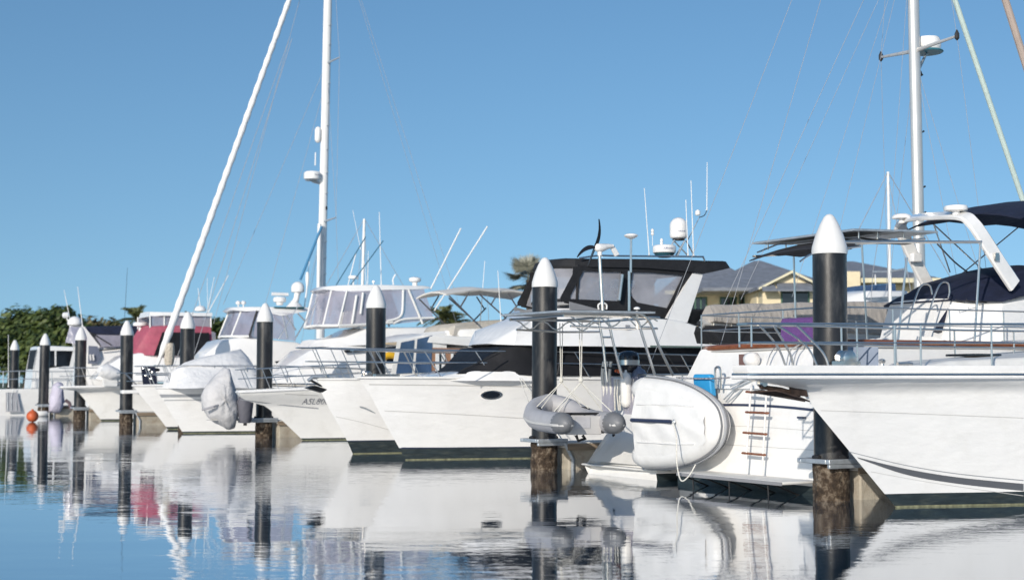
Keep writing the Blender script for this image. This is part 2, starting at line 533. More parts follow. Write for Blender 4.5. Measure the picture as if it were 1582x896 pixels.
# ---------------------------------------------------------------- setting
ANG = 29.0
ROW = Frame(0, 0, ANG)
def water():
    m = bpy.data.materials.new('marina water'); m.use_nodes = True
    nt = m.node_tree; N = nt.nodes; L = nt.links
    b = N.new('ShaderNodeBsdfGlossy'); b.inputs['Roughness'].default_value = .012; b.inputs['Color'].default_value = (.97, .98, 1, 1)
    body_ = N['Principled BSDF']; body_.inputs['Base Color'].default_value = (.012, .045, .075, 1); body_.inputs['Roughness'].default_value = .6; body_.inputs['Specular IOR Level'].default_value = 0
    lw_ = N.new('ShaderNodeLayerWeight'); pw_ = N.new('ShaderNodeMath'); pw_.operation = 'POWER'; pw_.inputs[1].default_value = 3.0
    L.new(lw_.outputs['Facing'], pw_.inputs[0]); fr_ = N.new('ShaderNodeMath'); fr_.operation = 'MULTIPLY_ADD'; fr_.inputs[1].default_value = .62; fr_.inputs[2].default_value = .34; L.new(pw_.outputs[0], fr_.inputs[0])
    mixs = N.new('ShaderNodeMixShader'); L.new(fr_.outputs[0], mixs.inputs[0]); L.new(body_.outputs[0], mixs.inputs[1]); L.new(b.outputs[0], mixs.inputs[2])
    L.new(mixs.outputs[0], N['Material Output'].inputs['Surface'])
    tc = N.new('ShaderNodeTexCoord')
    def wave(scale, stretch, detail, rot, rough=.5):
        mp = N.new('ShaderNodeMapping'); mp.inputs['Scale'].default_value = stretch; mp.inputs['Rotation'].default_value = (0, 0, math.radians(rot))
        L.new(tc.outputs['Object'], mp.inputs[0])
        n = N.new('ShaderNodeTexNoise'); n.inputs['Scale'].default_value = scale; n.inputs['Detail'].default_value = detail; n.inputs['Roughness'].default_value = rough
        L.new(mp.outputs[0], n.inputs['Vector'])
        return n.outputs[0]
    a = wave(.55, (.55, 1, 1), 2, 8)      # slow swell
    c = wave(5.5, (.40, 1, 1), 3, -6)     # ripples
    p = wave(.10, (1, 1, 1), 2, 20)       # patches of breeze
    pr = N.new('ShaderNodeMapRange'); pr.inputs[1].default_value = .42; pr.inputs[2].default_value = .62; pr.inputs[3].default_value = .3; pr.inputs[4].default_value = 1.6
    L.new(p, pr.inputs[0])
    mu = N.new('ShaderNodeMath'); mu.operation = 'MULTIPLY'; L.new(c, mu.inputs[0]); L.new(pr.outputs[0], mu.inputs[1])
    m1 = N.new('ShaderNodeMath'); m1.operation = 'MULTIPLY'; L.new(a, m1.inputs[0]); m1.inputs[1].default_value = WAVE_A
    m2 = N.new('ShaderNodeMath'); m2.operation = 'MULTIPLY'; L.new(mu.outputs[0], m2.inputs[0]); m2.inputs[1].default_value = WAVE_B
    ad = N.new('ShaderNodeMath'); ad.operation = 'ADD'; L.new(m1.outputs[0], ad.inputs[0]); L.new(m2.outputs[0], ad.inputs[1])
    bp = N.new('ShaderNodeBump'); bp.inputs['Strength'].default_value = 1; bp.inputs['Distance'].default_value = 1
    L.new(ad.outputs[0], bp.inputs['Height']); L.new(bp.outputs[0], b.inputs['Normal'])
    mb = MB(); mb.add([(-1500, -300, 0), (1500, -300, 0), (1500, 2500, 0), (-1500, 2500, 0)], [(0, 1, 2, 3)])
    o = mb.build('water', m, flat=True); o['kind'] = 'structure'
WAVE_A, WAVE_B = .008, .0030
water()

# pilings: picture column and width give the distance
PD = .52
PILES = [(1281, 52), (840, 38.5), (581, 30), (409, 24.4), (289, 21.7), (197, 19), (125, 17), (69, 15), (23, 13)]
PL = ['widest black mooring pile with white cone cap, in front of the teak-railed cruiser',
      'black mooring pile with white cone behind the grey hanging dinghy',
      'black mooring pile with white cone in front of the hardtop flybridge clear enclosure',
      'black mooring pile with white cone beside the grey shrouded dinghy and low registered cruiser',
      'black mooring pile with white cone in front of the maroon canopy',
      'black mooring pile with white cone crossed by the sailing yacht bow platform',
      'black mooring pile with white cone in front of the navy bimini cruiser',
      'black mooring pile with white cone next to the orange buoy',
      'smallest and farthest black mooring pile with white cone, beside the white wheelhouse boat']
PF = []
for (px, w), lab in zip(PILES, PL):
    Y = FPX * PD / w
    fr = Frame(sight(px, Y) * CT, Y, ANG); PF.append(fr)
    t = thing('mooring_pile', fr, lab, 'mooring pile', 'black mooring piles with white cone caps')
    rq = random.Random(int(w * 10)); t.rotation_euler = (math.radians(rq.uniform(-.5, .5)), math.radians(rq.uniform(-.5, .5)), fr.ang + rq.uniform(0, 3))
    MB().lathe([(.262, .56), (.262, 3.80)], seg=32).build('sleeve', blackp, t)
    MB().lathe([(.272, 3.78), (.276, 3.83), (.268, 3.90), (.215, 4.08), (.145, 4.25), (.085, 4.36), (.045, 4.40), (.004, 4.41)], seg=32).build('cap', capw, t, sharp=50)
    rn = random.Random(int(px)); prof = []
    mb = MB(); rings = []
    for k in range(15):
        z = -1.2 + k * .131
        rings.append([((.268 + rn.uniform(-.012, .022)) * math.cos(2 * PI * j / 28), (.268 + rn.uniform(-.012, .022)) * math.sin(2 * PI * j / 28), z) for j in range(28)])
    mb.loft(rings).build('base', crust, t, sharp=60)

FL = ['floating pontoon finger behind the widest pile, brown stained concrete end',
      'floating pontoon finger under the grey hanging dinghy',
      'floating pontoon finger hidden behind the two dark-bottomed bows',
      'floating pontoon finger carrying the grey shrouded dinghy',
      'floating pontoon finger behind the striped white bow',
      'floating pontoon finger under the sailing yacht bow platform',
      'floating pontoon finger beside the maroon canopy cruiser bow',
      'floating pontoon finger carrying the lilac covered bundle by the orange buoy',
      'farthest floating pontoon finger at the white wheelhouse boat']
for i, (fr, lab) in enumerate(zip(PF, FL)):
    t = thing('finger_pontoon', fr, lab, 'pontoon', 'finger pontoons between the berths')
    dy = .22 if i == 0 else .1
    x0 = .36
    mb = MB().box(x0, 12.9, dy - .42, dy + .42, .44, .56)
    mb.build('deck', pdeck, t, bevel=.015)
    for k in range(4):
        fx = .42 + k * 3.2
        MB().box(fx, fx + 2.3, dy - .40, dy + .40, -.35, .437).build('float', conc, t, bevel=.03)
    MB().box(x0, 12.9, dy - .47, dy - .423, .40, .53).build('edge_timber', mat('weathered timber', (.22, .17, .12), .9, var=.3, scale=3, stretch=(.4, 6, 6)), t)
    g = MB(); e = -.36 if i not in (3,) else -1.0
    g.box(e, .37, -.37, -.285, .565, .64).box(e, .37, .285, .37, .565, .64).box(e - .002, e + .09, -.284, .284, .567, .638).box(.29, .372, -.284, .284, .567, .638)
    g.box(e + .02, .37, -.355, -.295, .50, .564)
    if i == 3: g.box(-.95, -.3, -.28, .28, .575, .63)
    gd = g.build('pile_guide', galv, t, bevel=.012)
    for sx, sy in ((-.295, 0), (.28, 0), (0, -.28), (0, .28)):
        MB().lathe([(.03, -.07), (.045, 0), (.03, .07)], (sx * .98, sy * .98, .66), 10, axis='y' if sx else 'x').build('roller', rubber, gd)
    if i in (1, 4, 5, 7, 8):
        MB().tube([(.30, -.33, .55), (.50, -.33, .2), (.48, -.33, -.3)], .035, 8).build('bracing', galv, t)

# main walkway behind the berths, joined to the fingers
wf = Frame(PF[0].O.x, PF[0].O.y, ANG)
W = MB()
for k in range(24):
    W.box(13.0, 15.4, -24 + k * 5.0, -19.05 + k * 5.0, .1, .6)
w = place(W.build('walkway', pdeck), wf); w['kind'] = 'structure'

# bank and land
gA = wf.world(26, -70); gB = wf.world(26, 112)
land = [(gA.x, gA.y), (gB.x, gB.y), (gB.x - 30, 140), (-420, 150), (-1400, 2400), (1400, 2400), (1400, -60)]
mb = MB(); n = len(land)
mb.add([(x, y, 1.0) for x, y in land], [tuple(range(n))])
g = mb.build('ground', grass, flat=True); g['kind'] = 'structure'
mb = MB()
for (xa, ya), (xb, yb) in zip(land[:4], land[1:4]):
    d = Vector((xb - xa, yb - ya, 0)).normalized(); nn = Vector((-d.y, d.x, 0))
    a = Vector((xa, ya, -.5)) ; b = Vector((xb, yb, -.5))
    mb.add([a + nn * 1.6, b + nn * 1.6, b + Vector((0, 0, 1.495)), a + Vector((0, 0, 1.495))], [(0, 1, 2, 3)])
rv = mb.build('shore', revet, flat=True); rv['kind'] = 'structure'

# ---------------------------------------------------------------- trees
leaf1 = leafmat('olive leaves', (.026, .048, .010), (.11, .145, .03))
leaf2 = leafmat('dry leaves', (.05, .05, .02), (.17, .14, .055))
leafp = leafmat('palm leaflets', (.035, .055, .018), (.15, .155, .05))
leafs = leafmat('silver palm leaflets', (.16, .165, .13), (.42, .41, .33))

def tree(X, Y, h, wd, seed, label, m=leaf1, leaf=.22, n=9000, base=1.0, clumps=46):
    rn = random.Random(seed); fr = Frame(X, Y, 0)
    t = thing('tree', fr, label, 'tree', 'trees on the far bank', z=base)
    mb = MB()
    mb.tube([(0, 0, -.3), (.1, 0, h * .25), (.0, .1, h * .55), (.1, 0, h * .8)], [h * .035, h * .028, h * .018, h * .006], 8)
    cl = []
    for k in range(clumps):
        a = rn.uniform(0, 2 * PI); e = rn.uniform(-.35, 1); rr = rn.uniform(.45, 1) ** .6
        ce = math.sqrt(max(0, 1 - max(0, e) ** 2)) if e > 0 else 1
        c = Vector((math.cos(a) * wd * .5 * rr * ce, math.sin(a) * wd * .42 * rr * ce, h * (.52 + .40 * e * rr)))
        cl.append((c, rn.uniform(.11, .2) * wd))
        if k % 4 == 0:
            mb.tube([(0, .05, h * .3), tuple(c * .5 + Vector((0, 0, h * .22))), tuple(c)], [h * .015, h * .01, h * .003], 6)
    mb.build('trunk', bark, t)
    vs = []; fs = []
    for i in range(n):
        c, r = cl[rn.randrange(len(cl))]
        d = Vector((rn.gauss(0, 1), rn.gauss(0, 1), rn.gauss(0, 1))).normalized()
        p = c + Vector((d.x, d.y, d.z * .75)) * r * rn.uniform(.35, 1.08)
        if p.z < .3: p.z = rn.uniform(.3, 1)
        nn = (d + Vector((rn.uniform(-.8, .8), rn.uniform(-.8, .8), rn.uniform(-.2, 1)))).normalized()
        u = nn.orthogonal().normalized(); w_ = nn.cross(u); s = leaf * rn.uniform(.6, 1.4)
        o = len(vs)
        vs += [p - u * s * 1.5, p + w_ * s * .7, p + u * s * 1.5, p - w_ * s * .7]
        fs.append((o, o + 1, o + 2, o + 3))
    MB().add(vs, fs).build('crown', m, t, flat=True)
    return t

def palm(X, Y, h, R, seed, label, m=leafp, fan=False, n=34, base=1.0):
    rn = random.Random(seed); fr = Frame(X, Y, 0)
    t = thing('palm_tree', fr, label, 'palm', 'palms on the far bank', z=base)
    MB().tube([(0, 0, -.3), (.05, 0, h * .5), (0, 0, h)], [.22, .17, .16], 10).build('trunk', bark, t)
    vs = []; fs = []
    def quad(a, b, wv):
        o = len(vs); vs.extend([a - wv, a + wv, b]); fs.append((o, o + 1, o + 2))
    for k in range(n):
        az = 2 * PI * k / n * 2.6 + rn.uniform(-.2, .2); el = lerp(1.35, -.55, (k + .5) / n) + rn.uniform(-.12, .12)
        d = Vector((math.cos(az) * math.cos(el), math.sin(az) * math.cos(el), math.sin(el)))
        side = Vector((-math.sin(az), math.cos(az), 0)); upv = d.cross(side) * -1
        if fan:
            c = Vector((0, 0, h)) + d * R * .55
            for j in range(20):
                a = lerp(-1.9, 1.9, j / 19)
                e = c + (d * math.cos(a) + side * math.sin(a)) * R * .5 * rn.uniform(.85, 1.1) + Vector((0, 0, -R * .05 * abs(a)))
                quad(c, e, (side * math.cos(a) - d * math.sin(a)) * R * .045)
            quad(Vector((0, 0, h)), c, side * .03)
        else:
            prev = Vector((0, 0, h)); N_ = 22
            for j in range(1, N_ + 1):
                s = j / N_; p = Vector((0, 0, h)) + d * R * s + Vector((0, 0, -R * .45 * s * s))
                quad(prev, p, side * .04)
                for sg in (-1, 1):
                    l = R * .30 * (1 - .75 * abs(s - .4))
                    quad(p, p + side * sg * l * .8 + d * l * .5 + Vector((0, 0, -l * rn.uniform(.2, .6))), d * R * .012 + Vector((0, 0, .012)))
                prev = p
    MB().add(vs, fs).build('crown', m, t, flat=True)
    return t

def at(px, Y): return sight(px, Y)
def hz(py, Y): return 1.8 + (590.5 - py) * Y / FPX
tree(at(-14, 158), 158, hz(486, 158) - 1, 9.5, 1, 'olive bushy tree cut by the left edge of the photo', n=9000)
tree(at(42, 160), 160, hz(477, 160) - 1, 9.5, 2, 'broad olive tree behind the white wheelhouse boat, left of the tallest crown', n=10000)
tree(at(88, 152), 152, hz(471, 152) - 1, 8.5, 3, 'tallest rounded olive tree, behind the white radome', n=10000)
tree(at(132, 170), 170, hz(486, 170) - 1, 8, 4, 'dull brownish olive tree right of the rounded crowns', m=leaf2, n=6000)
tree(at(168, 178), 178, hz(487, 178) - 1, 8, 5, 'low dry scrubby tree behind the navy bimini', m=leaf2, n=6000)
palm(at(212, 150), 150, hz(492, 150) - 1, 2.7, 6, 'feathery palm beside the maroon canopy cruiser flybridge')
tree(at(284, 165), 165, hz(478, 165) - 1, 8, 7, 'thin tree showing above the maroon cruiser hardtop', m=leaf2, n=5000)
tree(at(338, 150), 150, hz(486, 150) - 1, 7.0, 8, 'dark green tree between the maroon canopy and the tinted windscreen', n=7000)
tree(at(16, 148), 148, hz(510, 148) - 1, 12, 9, 'low dark shrub mass under the olive crowns at far left', n=7000)
tree(at(110, 146), 146, hz(505, 146) - 1, 11, 10, 'low shrub mass behind the radome cruiser cabin', n=6000)
palm(at(686, 92), 92, hz(492, 92) - 1, 1.75, 11, 'green palm beside the hardtop enclosure')
palm(at(700, 96), 96, hz(500, 96) - 1, 1.5, 13, 'shorter palm behind the green palm, nearer the beige bimini')
palm(at(816, 100), 100, hz(432, 100) - 1, 2.0, 12, 'tall silvery fan palm behind the white cone and beige bimini', m=leafs, fan=True, n=46)

# ---------------------------------------------------------------- houses on the far bank
def roofslab(mb, pts, th=.18):
    mb.slab(pts, (0, 0, -th))
def gable_roof(mb, x0, x1, y0, y1, ze, zr, along='x', ov=.5):
    if along == 'x':
        ym = (y0 + y1) / 2
        roofslab(mb, [(x0 - ov, y0 - ov, ze), (x1 + ov, y0 - ov, ze), (x1 + ov, ym, zr), (x0 - ov, ym, zr)])
        roofslab(mb, [(x1 + ov, y1 + ov, ze), (x0 - ov, y1 + ov, ze), (x0 - ov, ym, zr - .004), (x1 + ov, ym, zr - .004)])
    else:
        xm = (x0 + x1) / 2
        roofslab(mb, [(x0 - ov, y1, ze), (x0 - ov, y0 - ov, ze), (xm, y0 - ov, zr), (xm, y1, zr)])
        roofslab(mb, [(x1 + ov, y0 - ov, ze), (x1 + ov, y1, ze), (xm, y1, zr - .004), (xm, y0 - ov, zr - .004)])
def hip_roof(mb, x0, x1, y0, y1, ze, zr, ov=.6, rx=None):
    xa, xb = rx or (lerp(x0, x1, .35), lerp(x0, x1, .65)); ym = (y0 + y1) / 2
    v = [(x0 - ov, y0 - ov, ze), (x1 + ov, y0 - ov, ze), (x1 + ov, y1 + ov, ze), (x0 - ov, y1 + ov, ze), (xa, ym, zr), (xb, ym, zr)]
    v += [(p[0], p[1], p[2] - .2) for p in v[:4]]
    mb.add(v, [(0, 1, 5, 4), (2, 3, 4, 5), (3, 0, 4), (1, 2, 5), (6, 7, 1, 0), (7, 8, 2, 1), (8, 9, 3, 2), (9, 6, 0, 3), (9, 8, 7, 6)])
def win(t, x0, x1, y, z0, z1, n=1, name='window'):
    f = MB(); b = .08
    f.box(x0, x1, y - .09, y - .01, z0, z0 + b).box(x0, x1, y - .09, y - .01, z1 - b, z1)
    for k in range(n + 1):
        xx = lerp(x0, x1 - b, k / n); f.box(xx, xx + b, y - .088, y - .012, z0 + b + .002, z1 - b - .002)
    w_ = f.build(name, greent, t)
    MB().box(x0 + .02, x1 - .02, y - .06, y - .03, z0 + .02, z1 - .02).build('pane', glass_d, w_)
    return w_
HF = {}
def house(name, Y, px0, label):
    fr = Frame(sight(px0, Y), Y, 0); return fr, thing(name, fr, label, 'house', 'houses behind the boats', z=0)
def X(fr, px, Y=None): return (px - 791) / FPX * fr.O.y / CT - fr.O.x
def Z(fr, py): return 1.8 + (590.5 - py) * fr.O.y / FPX
# left house: long slate roof, cream walls
f, t = house('house', 88, 1090, 'cream house with long slate hip roof behind the black canopied yacht')
x0, x1 = X(f, 1040), X(f, 1184)
MB().box(x0, x1, 0, 9, .9, Z(f, 452)).build('wall', creamw, t)
mb = MB(); hip_roof(mb, x0, x1, 0, 9, Z(f, 451), Z(f, 402), rx=(X(f, 1080), X(f, 1140))); mb.build('roof', slate, t, flat=True)
MB().box(x0 - .6, x1 + .6, -.72, -.61, Z(f, 456), Z(f, 450)).build('gutter', creamt, t)
for a, b in ((1064, 1092), (1112, 1138), (1141, 1166)): win(t, X(f, a), X(f, b), 0, Z(f, 492), Z(f, 459), 3)
MB().lathe([(.02, 0), (.28, .05), (.42, .14), (.45, .2)], (X(f, 1186) - .4, 1.2, Z(f, 425)), 16, M=Matrix.Rotation(math.radians(75), 3, 'X')).build('satellite_dish', mat('dark dish', (.07, .07, .08), .6), t)
# middle gabled house
f, t = house('house', 82, 1215, 'cream gabled house with slate window awnings beside the widest pile')
x0, x1 = X(f, 1176), X(f, 1268)
zg = Z(f, 443)
MB().box(x0, x1, 1.5, 10, .9, zg).build('wall', creamw, t)
xm = X(f, 1222)
mb = MB(); mb.prism([(X(f, 1178), .9), (X(f, 1265), .9), (X(f, 1265), zg), (xm, Z(f, 422)), (X(f, 1178), zg)], 0, 1.49); mb.build('gable_wall', creamw, t)
mb = MB(); gable_roof(mb, X(f, 1180), X(f, 1264), 0, 9, Z(f, 444), Z(f, 419), 'y', .45); mb.build('gable_roof', slate, t, flat=True)
mb = MB(); hip_roof(mb, X(f, 1110), X(f, 1300), 3, 14, Z(f, 440), Z(f, 383), rx=(X(f, 1204), X(f, 1216))); mb.build('roof', slate, t, flat=True)
b = MB()
for s in (-1, 1):
    xa = X(f, 1222) + s * (X(f, 1266) - X(f, 1222) + .3)
    b.slab([(xm, -.52, Z(f, 419) + .02), (xa, -.52, Z(f, 445.5)), (xa, -.52, Z(f, 448.5)), (xm, -.52, Z(f, 422.5))], (0, .06, 0))
b.build('bargeboard', creamt, t, flat=True)
win(t, X(f, 1206), X(f, 1250), 0, Z(f, 478), Z(f, 449), 2)
for a, c in ((1176, 1194), (1199, 1252)):
    MB().slab([(X(f, a), -.05, Z(f, 437)), (X(f, c), -.05, Z(f, 437)), (X(f, c) + .1, -1.0, Z(f, 450)), (X(f, a) - .1, -1.0, Z(f, 450))], (0, 0, -.06)).build('awning', slate, t, flat=True)
# right house
f, t = house('house', 92, 1360, 'slate roofed house with cream wall behind the radar arch')
x0, x1 = X(f, 1306), X(f, 1440)
MB().box(x0, x1, 1, 10, .9, Z(f, 434)).build('wall', creamw, t)
MB().box(X(f, 1306), X(f, 1327), -.4, .98, .9, Z(f, 420)).build('corner_tower', creamw, t)
mb = MB(); hip_roof(mb, x0, x1, 0.4, 11, Z(f, 430), Z(f, 392), rx=(X(f, 1338), X(f, 1352))); mb.build('roof', slate, t, flat=True)
MB().box(X(f, 1329), x1 + .5, -.32, -.22, Z(f, 437), Z(f, 430)).build('gutter', creamt, t)
win(t, X(f, 1332), X(f, 1356), 1, Z(f, 470), Z(f, 440), 2)
# far house
f, t = house('house', 105, 1405, 'grey roofed house rising behind the aluminium mast')
x0, x1 = X(f, 1365), X(f, 1452)
MB().box(x0, x1, 0, 9, .9, Z(f, 452)).build('wall', creamw, t)
mb = MB(); hip_roof(mb, x0, x1, 0, 9, Z(f, 450), Z(f, 409)); mb.build('roof', slate, t, flat=True)

# ---------------------------------------------------------------- sky, sun, camera
w = bpy.data.worlds.new('World'); SC.world = w; w.use_nodes = True
nt = w.node_tree
SKY_LIFT = .19
SUN_EL, SUN_TH = math.radians(20), math.radians(66)   # the rays run along SUN_TH over the ground
rv = Vector((math.cos(SUN_TH) * math.cos(SUN_EL), math.sin(SUN_TH) * math.cos(SUN_EL), -math.sin(SUN_EL)))
s = nt.nodes.new('ShaderNodeTexSky'); s.sky_type = 'NISHITA'; s.sun_disc = False
s.sun_elevation = SUN_EL; s.sun_rotation = math.atan2(-rv.x, -rv.y)
s.altitude = 0; s.air_density = 1.5; s.dust_density = 1.0; s.ozone_density = 4.0
tcw = nt.nodes.new('ShaderNodeTexCoord'); mpw = nt.nodes.new('ShaderNodeMapping'); mpw.inputs['Location'].default_value = (0, 0, SKY_LIFT); mpw.inputs['Scale'].default_value = (1, 1, 1.05)
nt.links.new(tcw.outputs['Generated'], mpw.inputs[0]); nt.links.new(mpw.outputs[0], s.inputs[0])
hsw = nt.nodes.new('ShaderNodeHueSaturation'); hsw.inputs['Saturation'].default_value = 1.13
nt.links.new(s.outputs[0], hsw.inputs['Color']); nt.links.new(hsw.outputs[0], nt.nodes['Background'].inputs[0]); nt.nodes['Background'].inputs[1].default_value = .105
sd = bpy.data.lights.new('sun', 'SUN'); sd.energy = 2.45; sd.angle = math.radians(.5); sd.color = (1, .93, .83)
so = bpy.data.objects.new('sun', sd); COL.objects.link(so); so.rotation_euler = rv.to_track_quat('-Z', 'Y').to_euler()
so.location = (-40, -30, 40)
cd = bpy.data.cameras.new('camera'); cd.sensor_width = 36; cd.lens = 36 * FPX / 1582; cd.clip_end = 5000; cd.clip_start = .1
cam = bpy.data.objects.new('camera', cd); COL.objects.link(cam); cam.location = CAM; cam.rotation_euler = (PI / 2 + TILT, 0, 0)
cd.dof.use_dof = True; cd.dof.focus_distance = 25; cd.dof.aperture_fstop = 1.25
SC.camera = cam
SC.view_settings.view_transform = 'Standard'; SC.view_settings.look = 'None'; SC.view_settings.gamma = 1; SC.view_settings.exposure = .55
SC.render.engine = 'CYCLES'
cy = SC.cycles
cy.max_bounces = 8; cy.diffuse_bounces = 3; cy.glossy_bounces = 4; cy.transparent_max_bounces = 16; cy.transmission_bounces = 4
cy.caustics_reflective = True; cy.blur_glossy = 1.0; cy.sample_clamp_indirect = 6
cy.use_denoising = True; cy.use_adaptive_sampling = True; cy.adaptive_threshold = .015
# ---------------------------------------------------------------- right-hand cruiser (only its bow is in the picture)
def frame_at(px, py):
    P = on_water(px, py)
    return Frame(P.x, P.y, ANG)
DECK = [(0, 0), (.05, .14), (.12, .34), (.25, .62), (.4, .84), (.6, .97), (.75, 1), (1, .96)]
WL = [(0, 0), (.05, .07), (.12, .18), (.25, .42), (.4, .68), (.6, .92), (.75, 1), (1, .97)]
def stemline(fr, px):
    return [(fr.q(*p).x, fr.q(*p).z) for p in px]

fr = frame_at(1384, 783.5)
t = thing('motor_cruiser', fr, 'big white cruiser bow with grey hull stripe, overlapping the widest pile', 'motor boat', 'boats in the berths')
sl = stemline(fr, [(1305, 688), (1262, 636), (1232, 598)]) + [(0, 0)]
zt = 2.03
sl += [(-2.0, 1.74), (-2.45, 1.80), (-2.72, 1.87), (-2.80, 1.92), (-2.80, zt)]
H = Hull(fr, sl, [(-3, zt), (9, zt + .02)], 9.5, 1.72, [(0, 0), (.05, .12), (.12, .22), (.2, .36), (.3, .58), (.45, .85), (.6, .97), (.8, 1), (1, .96)],
         [(0, 0), (.06, .10), (.15, .3), (.3, .6), (.45, .85), (.65, 1), (1, .97)], .20, tip=.16, wlf=.84, pw=1.6)
H.build(t, gel, nu=56, nv=26)
H.rub(t, steel, dz=-.125, r=.022)
H.rub(t, gel, dz=-.16, r=.03, name='moulding')
# painted stripe and knuckle lines follow the hull
def on_strip(H, top, bot, name, m, root, n=24, off=.005):
    vs = []
    T = smooth([Vector((p[0], p[1], 0)) for p in top], 10); B_ = smooth([Vector((p[0], p[1], 0)) for p in bot], 10)
    a = [H.on(p.x, p.y, off) for p in T]; b = [H.on(p.x, p.y, off) for p in B_]
    mb = MB(); k = len(a)
    mb.add(a + b, [(i, i + 1, k + i + 1, k + i) for i in range(k - 1)])
    return mb.build(name, m, root)
on_strip(H, [(1324, 706), (1400, 724), (1480, 737), (1581, 747)], [(1326, 708), (1400, 733), (1480, 747), (1581, 758)], 'stripe', mat('charcoal hull stripe', (.11, .115, .125), .3), t)
on_strip(H, [(1311, 697), (1400, 718), (1480, 731), (1581, 741)], [(1311, 698), (1400, 719.2), (1480, 732.3), (1581, 742.5)], 'pinstripe', stripeg, t)
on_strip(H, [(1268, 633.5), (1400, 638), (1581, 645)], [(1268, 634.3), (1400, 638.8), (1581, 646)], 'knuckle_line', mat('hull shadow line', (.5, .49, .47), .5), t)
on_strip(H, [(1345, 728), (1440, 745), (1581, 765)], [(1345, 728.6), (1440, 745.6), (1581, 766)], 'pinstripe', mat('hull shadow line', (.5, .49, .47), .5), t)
R_ = H.bow_rail(t, -2.7, 8.5, .56, .66, [.20, .235, .33, .48, .62, .8, .97], inset=.09, r=.017, over=.05)
# braces of the pulpit
for s in (-1, 1):
    z = zt
    mb = MB()
    mb.tube(smooth([(-2.0, s * .24, z + .55), (-1.65, s * .34, z + .2), (-1.55, s * .37, z - .02)], 6), .017, 8)
    mb.tube(smooth([(-2.3, s * .18, z + .55), (-1.9, s * .3, z + .28), (-1.72, s * .33, z - .02)], 6), .015, 8)
    mb.build('pulpit_brace', steel, R_)
MB().tube([(-2.70, -.13, zt + .55), (-2.70, -.13, zt + .25)], .012, 8).tube([(-2.70, .13, zt + .55), (-2.70, .13, zt + .25)], .012, 8).build('pulpit_brace', steel, R_)
# trunk cabin, hatch, bollards, cleat
body('trunk_cabin', deckm, [(-.1, 1.99, .1, 2.02, .35, .3), (.3, 1.99, .6, 2.11, .6, .55), (1.6, 1.99, 1.8, 2.17, .95, .9), (3.4, 1.99, 3.4, 2.26, 1.15, 1.05), (5.2, 1.99, 5.2, 2.34, 1.2, 1.1)], t, r=.07)
MB().box(1.35, 1.9, -.3, .3, 2.19, 2.225).build('hatch', glass_d, t, bevel=.01)
MB().lathe([(.035, 0), (.03, .06), (.045, .08), (.052, .11), (.03, .125), (.002, .13)], (-.62, -.42, 2.0), 14).build('bollard', steel, t)
MB().lathe([(.035, 0), (.03, .06), (.045, .08), (.052, .11), (.03, .125), (.002, .13)], (-.62, .42, 2.0), 14).build('bollard', steel, t)
MB().tube([(-.42, -.52, 2.06), (-.14, -.52, 2.06)], .02, 8).tube([(-.34, -.52, 2.0), (-.34, -.52, 2.06)], .015).tube([(-.22, -.52, 2.0), (-.22, -.52, 2.06)], .015).build('cleat', steel, t)
MB().box(-1.05, -.75, -.13, .13, 1.99, 2.1).lathe([(.09, -.1), (.12, -.08), (.12, .0), (.08, .05), (.12, .1), (.09, .12)], (-.9, .0, 2.14), 14, axis='y').build('windlass', steel, t)
# plough anchor under the platform
a = MB()
a.tube([(-2.45, 0, 1.74), (-2.1, 0, 1.70), (-1.75, 0, 1.63)], [.03, .035, .03], 8)
an = a.build('anchor', mat('rusty anchor', (.07, .045, .035), .7, .3, var=.5, scale=8), t)
b = MB()
for s in (-1, 1):
    b.slab([(-2.62, 0, 1.68), (-2.2, s * .02, 1.66), (-1.62, s * .05, 1.545), (-1.9, s * .19, 1.60), (-2.3, s * .15, 1.70)], (0, 0, -.02))
b.build('fluke', mat('rusty anchor', (.07, .045, .035), .7), an)
MB().slab([(-1.98, -.06, 1.76), (-1.70, -.06, 1.75), (-1.66, -.06, 1.60), (-1.96, -.06, 1.63)], (0, .03, 0)).build('anchor_plate', mat('rusty anchor', (.07, .045, .035), .7), an)
MB().lathe([(.05, -.06), (.06, -.03), (.03, 0), (.06, .03), (.05, .06)], (-2.42, 0, 1.79), 12, axis='y').build('anchor_roller', steel, t)
# main cabin, right of the picture
body('cabin', gel, [(4.6, 1.99, 5.6, 2.4, 1.3, 1.1), (5.4, 1.99, 6.6, 3.0, 1.4, 1.2), (9.3, 1.99, 9.3, 3.05, 1.45, 1.25)], t, r=.15)

# ---------------------------------------------------------------- teak-railed cruiser lying stern-to, just beyond the widest pile
A0 = PF[0]
P = A0.world(.30, 2.55)
LY = fr = Frame(P.x, P.y, ANG)
t = thing('motor_yacht', fr, 'white aft cabin cruiser with teak rail, transom ladder, navy cover and curved radar arch', 'motor boat', 'boats in the berths')
TB = 1.98
zs = 1.72

# hull as rings from the transom to the bow
rings = []
hull = MB()
U = [0, .04, .1, .2, .35, .5, .65, .78, .88, .95, 1]
def hlf(u, v): return TB * (lerp(.90, .97, v) + .05 * min(1, u * 3)) * (1 - max(0, (u - .45) / .55) ** 2.2) + .01
V = [-.35, -.1, 0, .012, .16, .17, .45, .8, 1.15, 1.45, 1.6, zs]
cols = []
for u in U:
    x = u * 12.6
    row = []
    for z in V:
        v = max(0, z / zs)
        xx = x + (0.10 * (1 - u) * (v - .3)) + (u ** 3) * 1.0 * v
        row.append((xx, hlf(u, v), z))
    cols.append([(a, -b, c) for a, b, c in row] + [(a, b, c) for a, b, c in reversed(row)])
hull.loft(cols)
ho = hull.build('hull', [gel, boot, stripeb, bootline], t)
me = ho.data
for p in me.polygons:
    zc = max(me.vertices[i].co.z for i in p.vertices); zn = min(me.vertices[i].co.z for i in p.vertices)
    if zc <= .165: p.material_index = 1
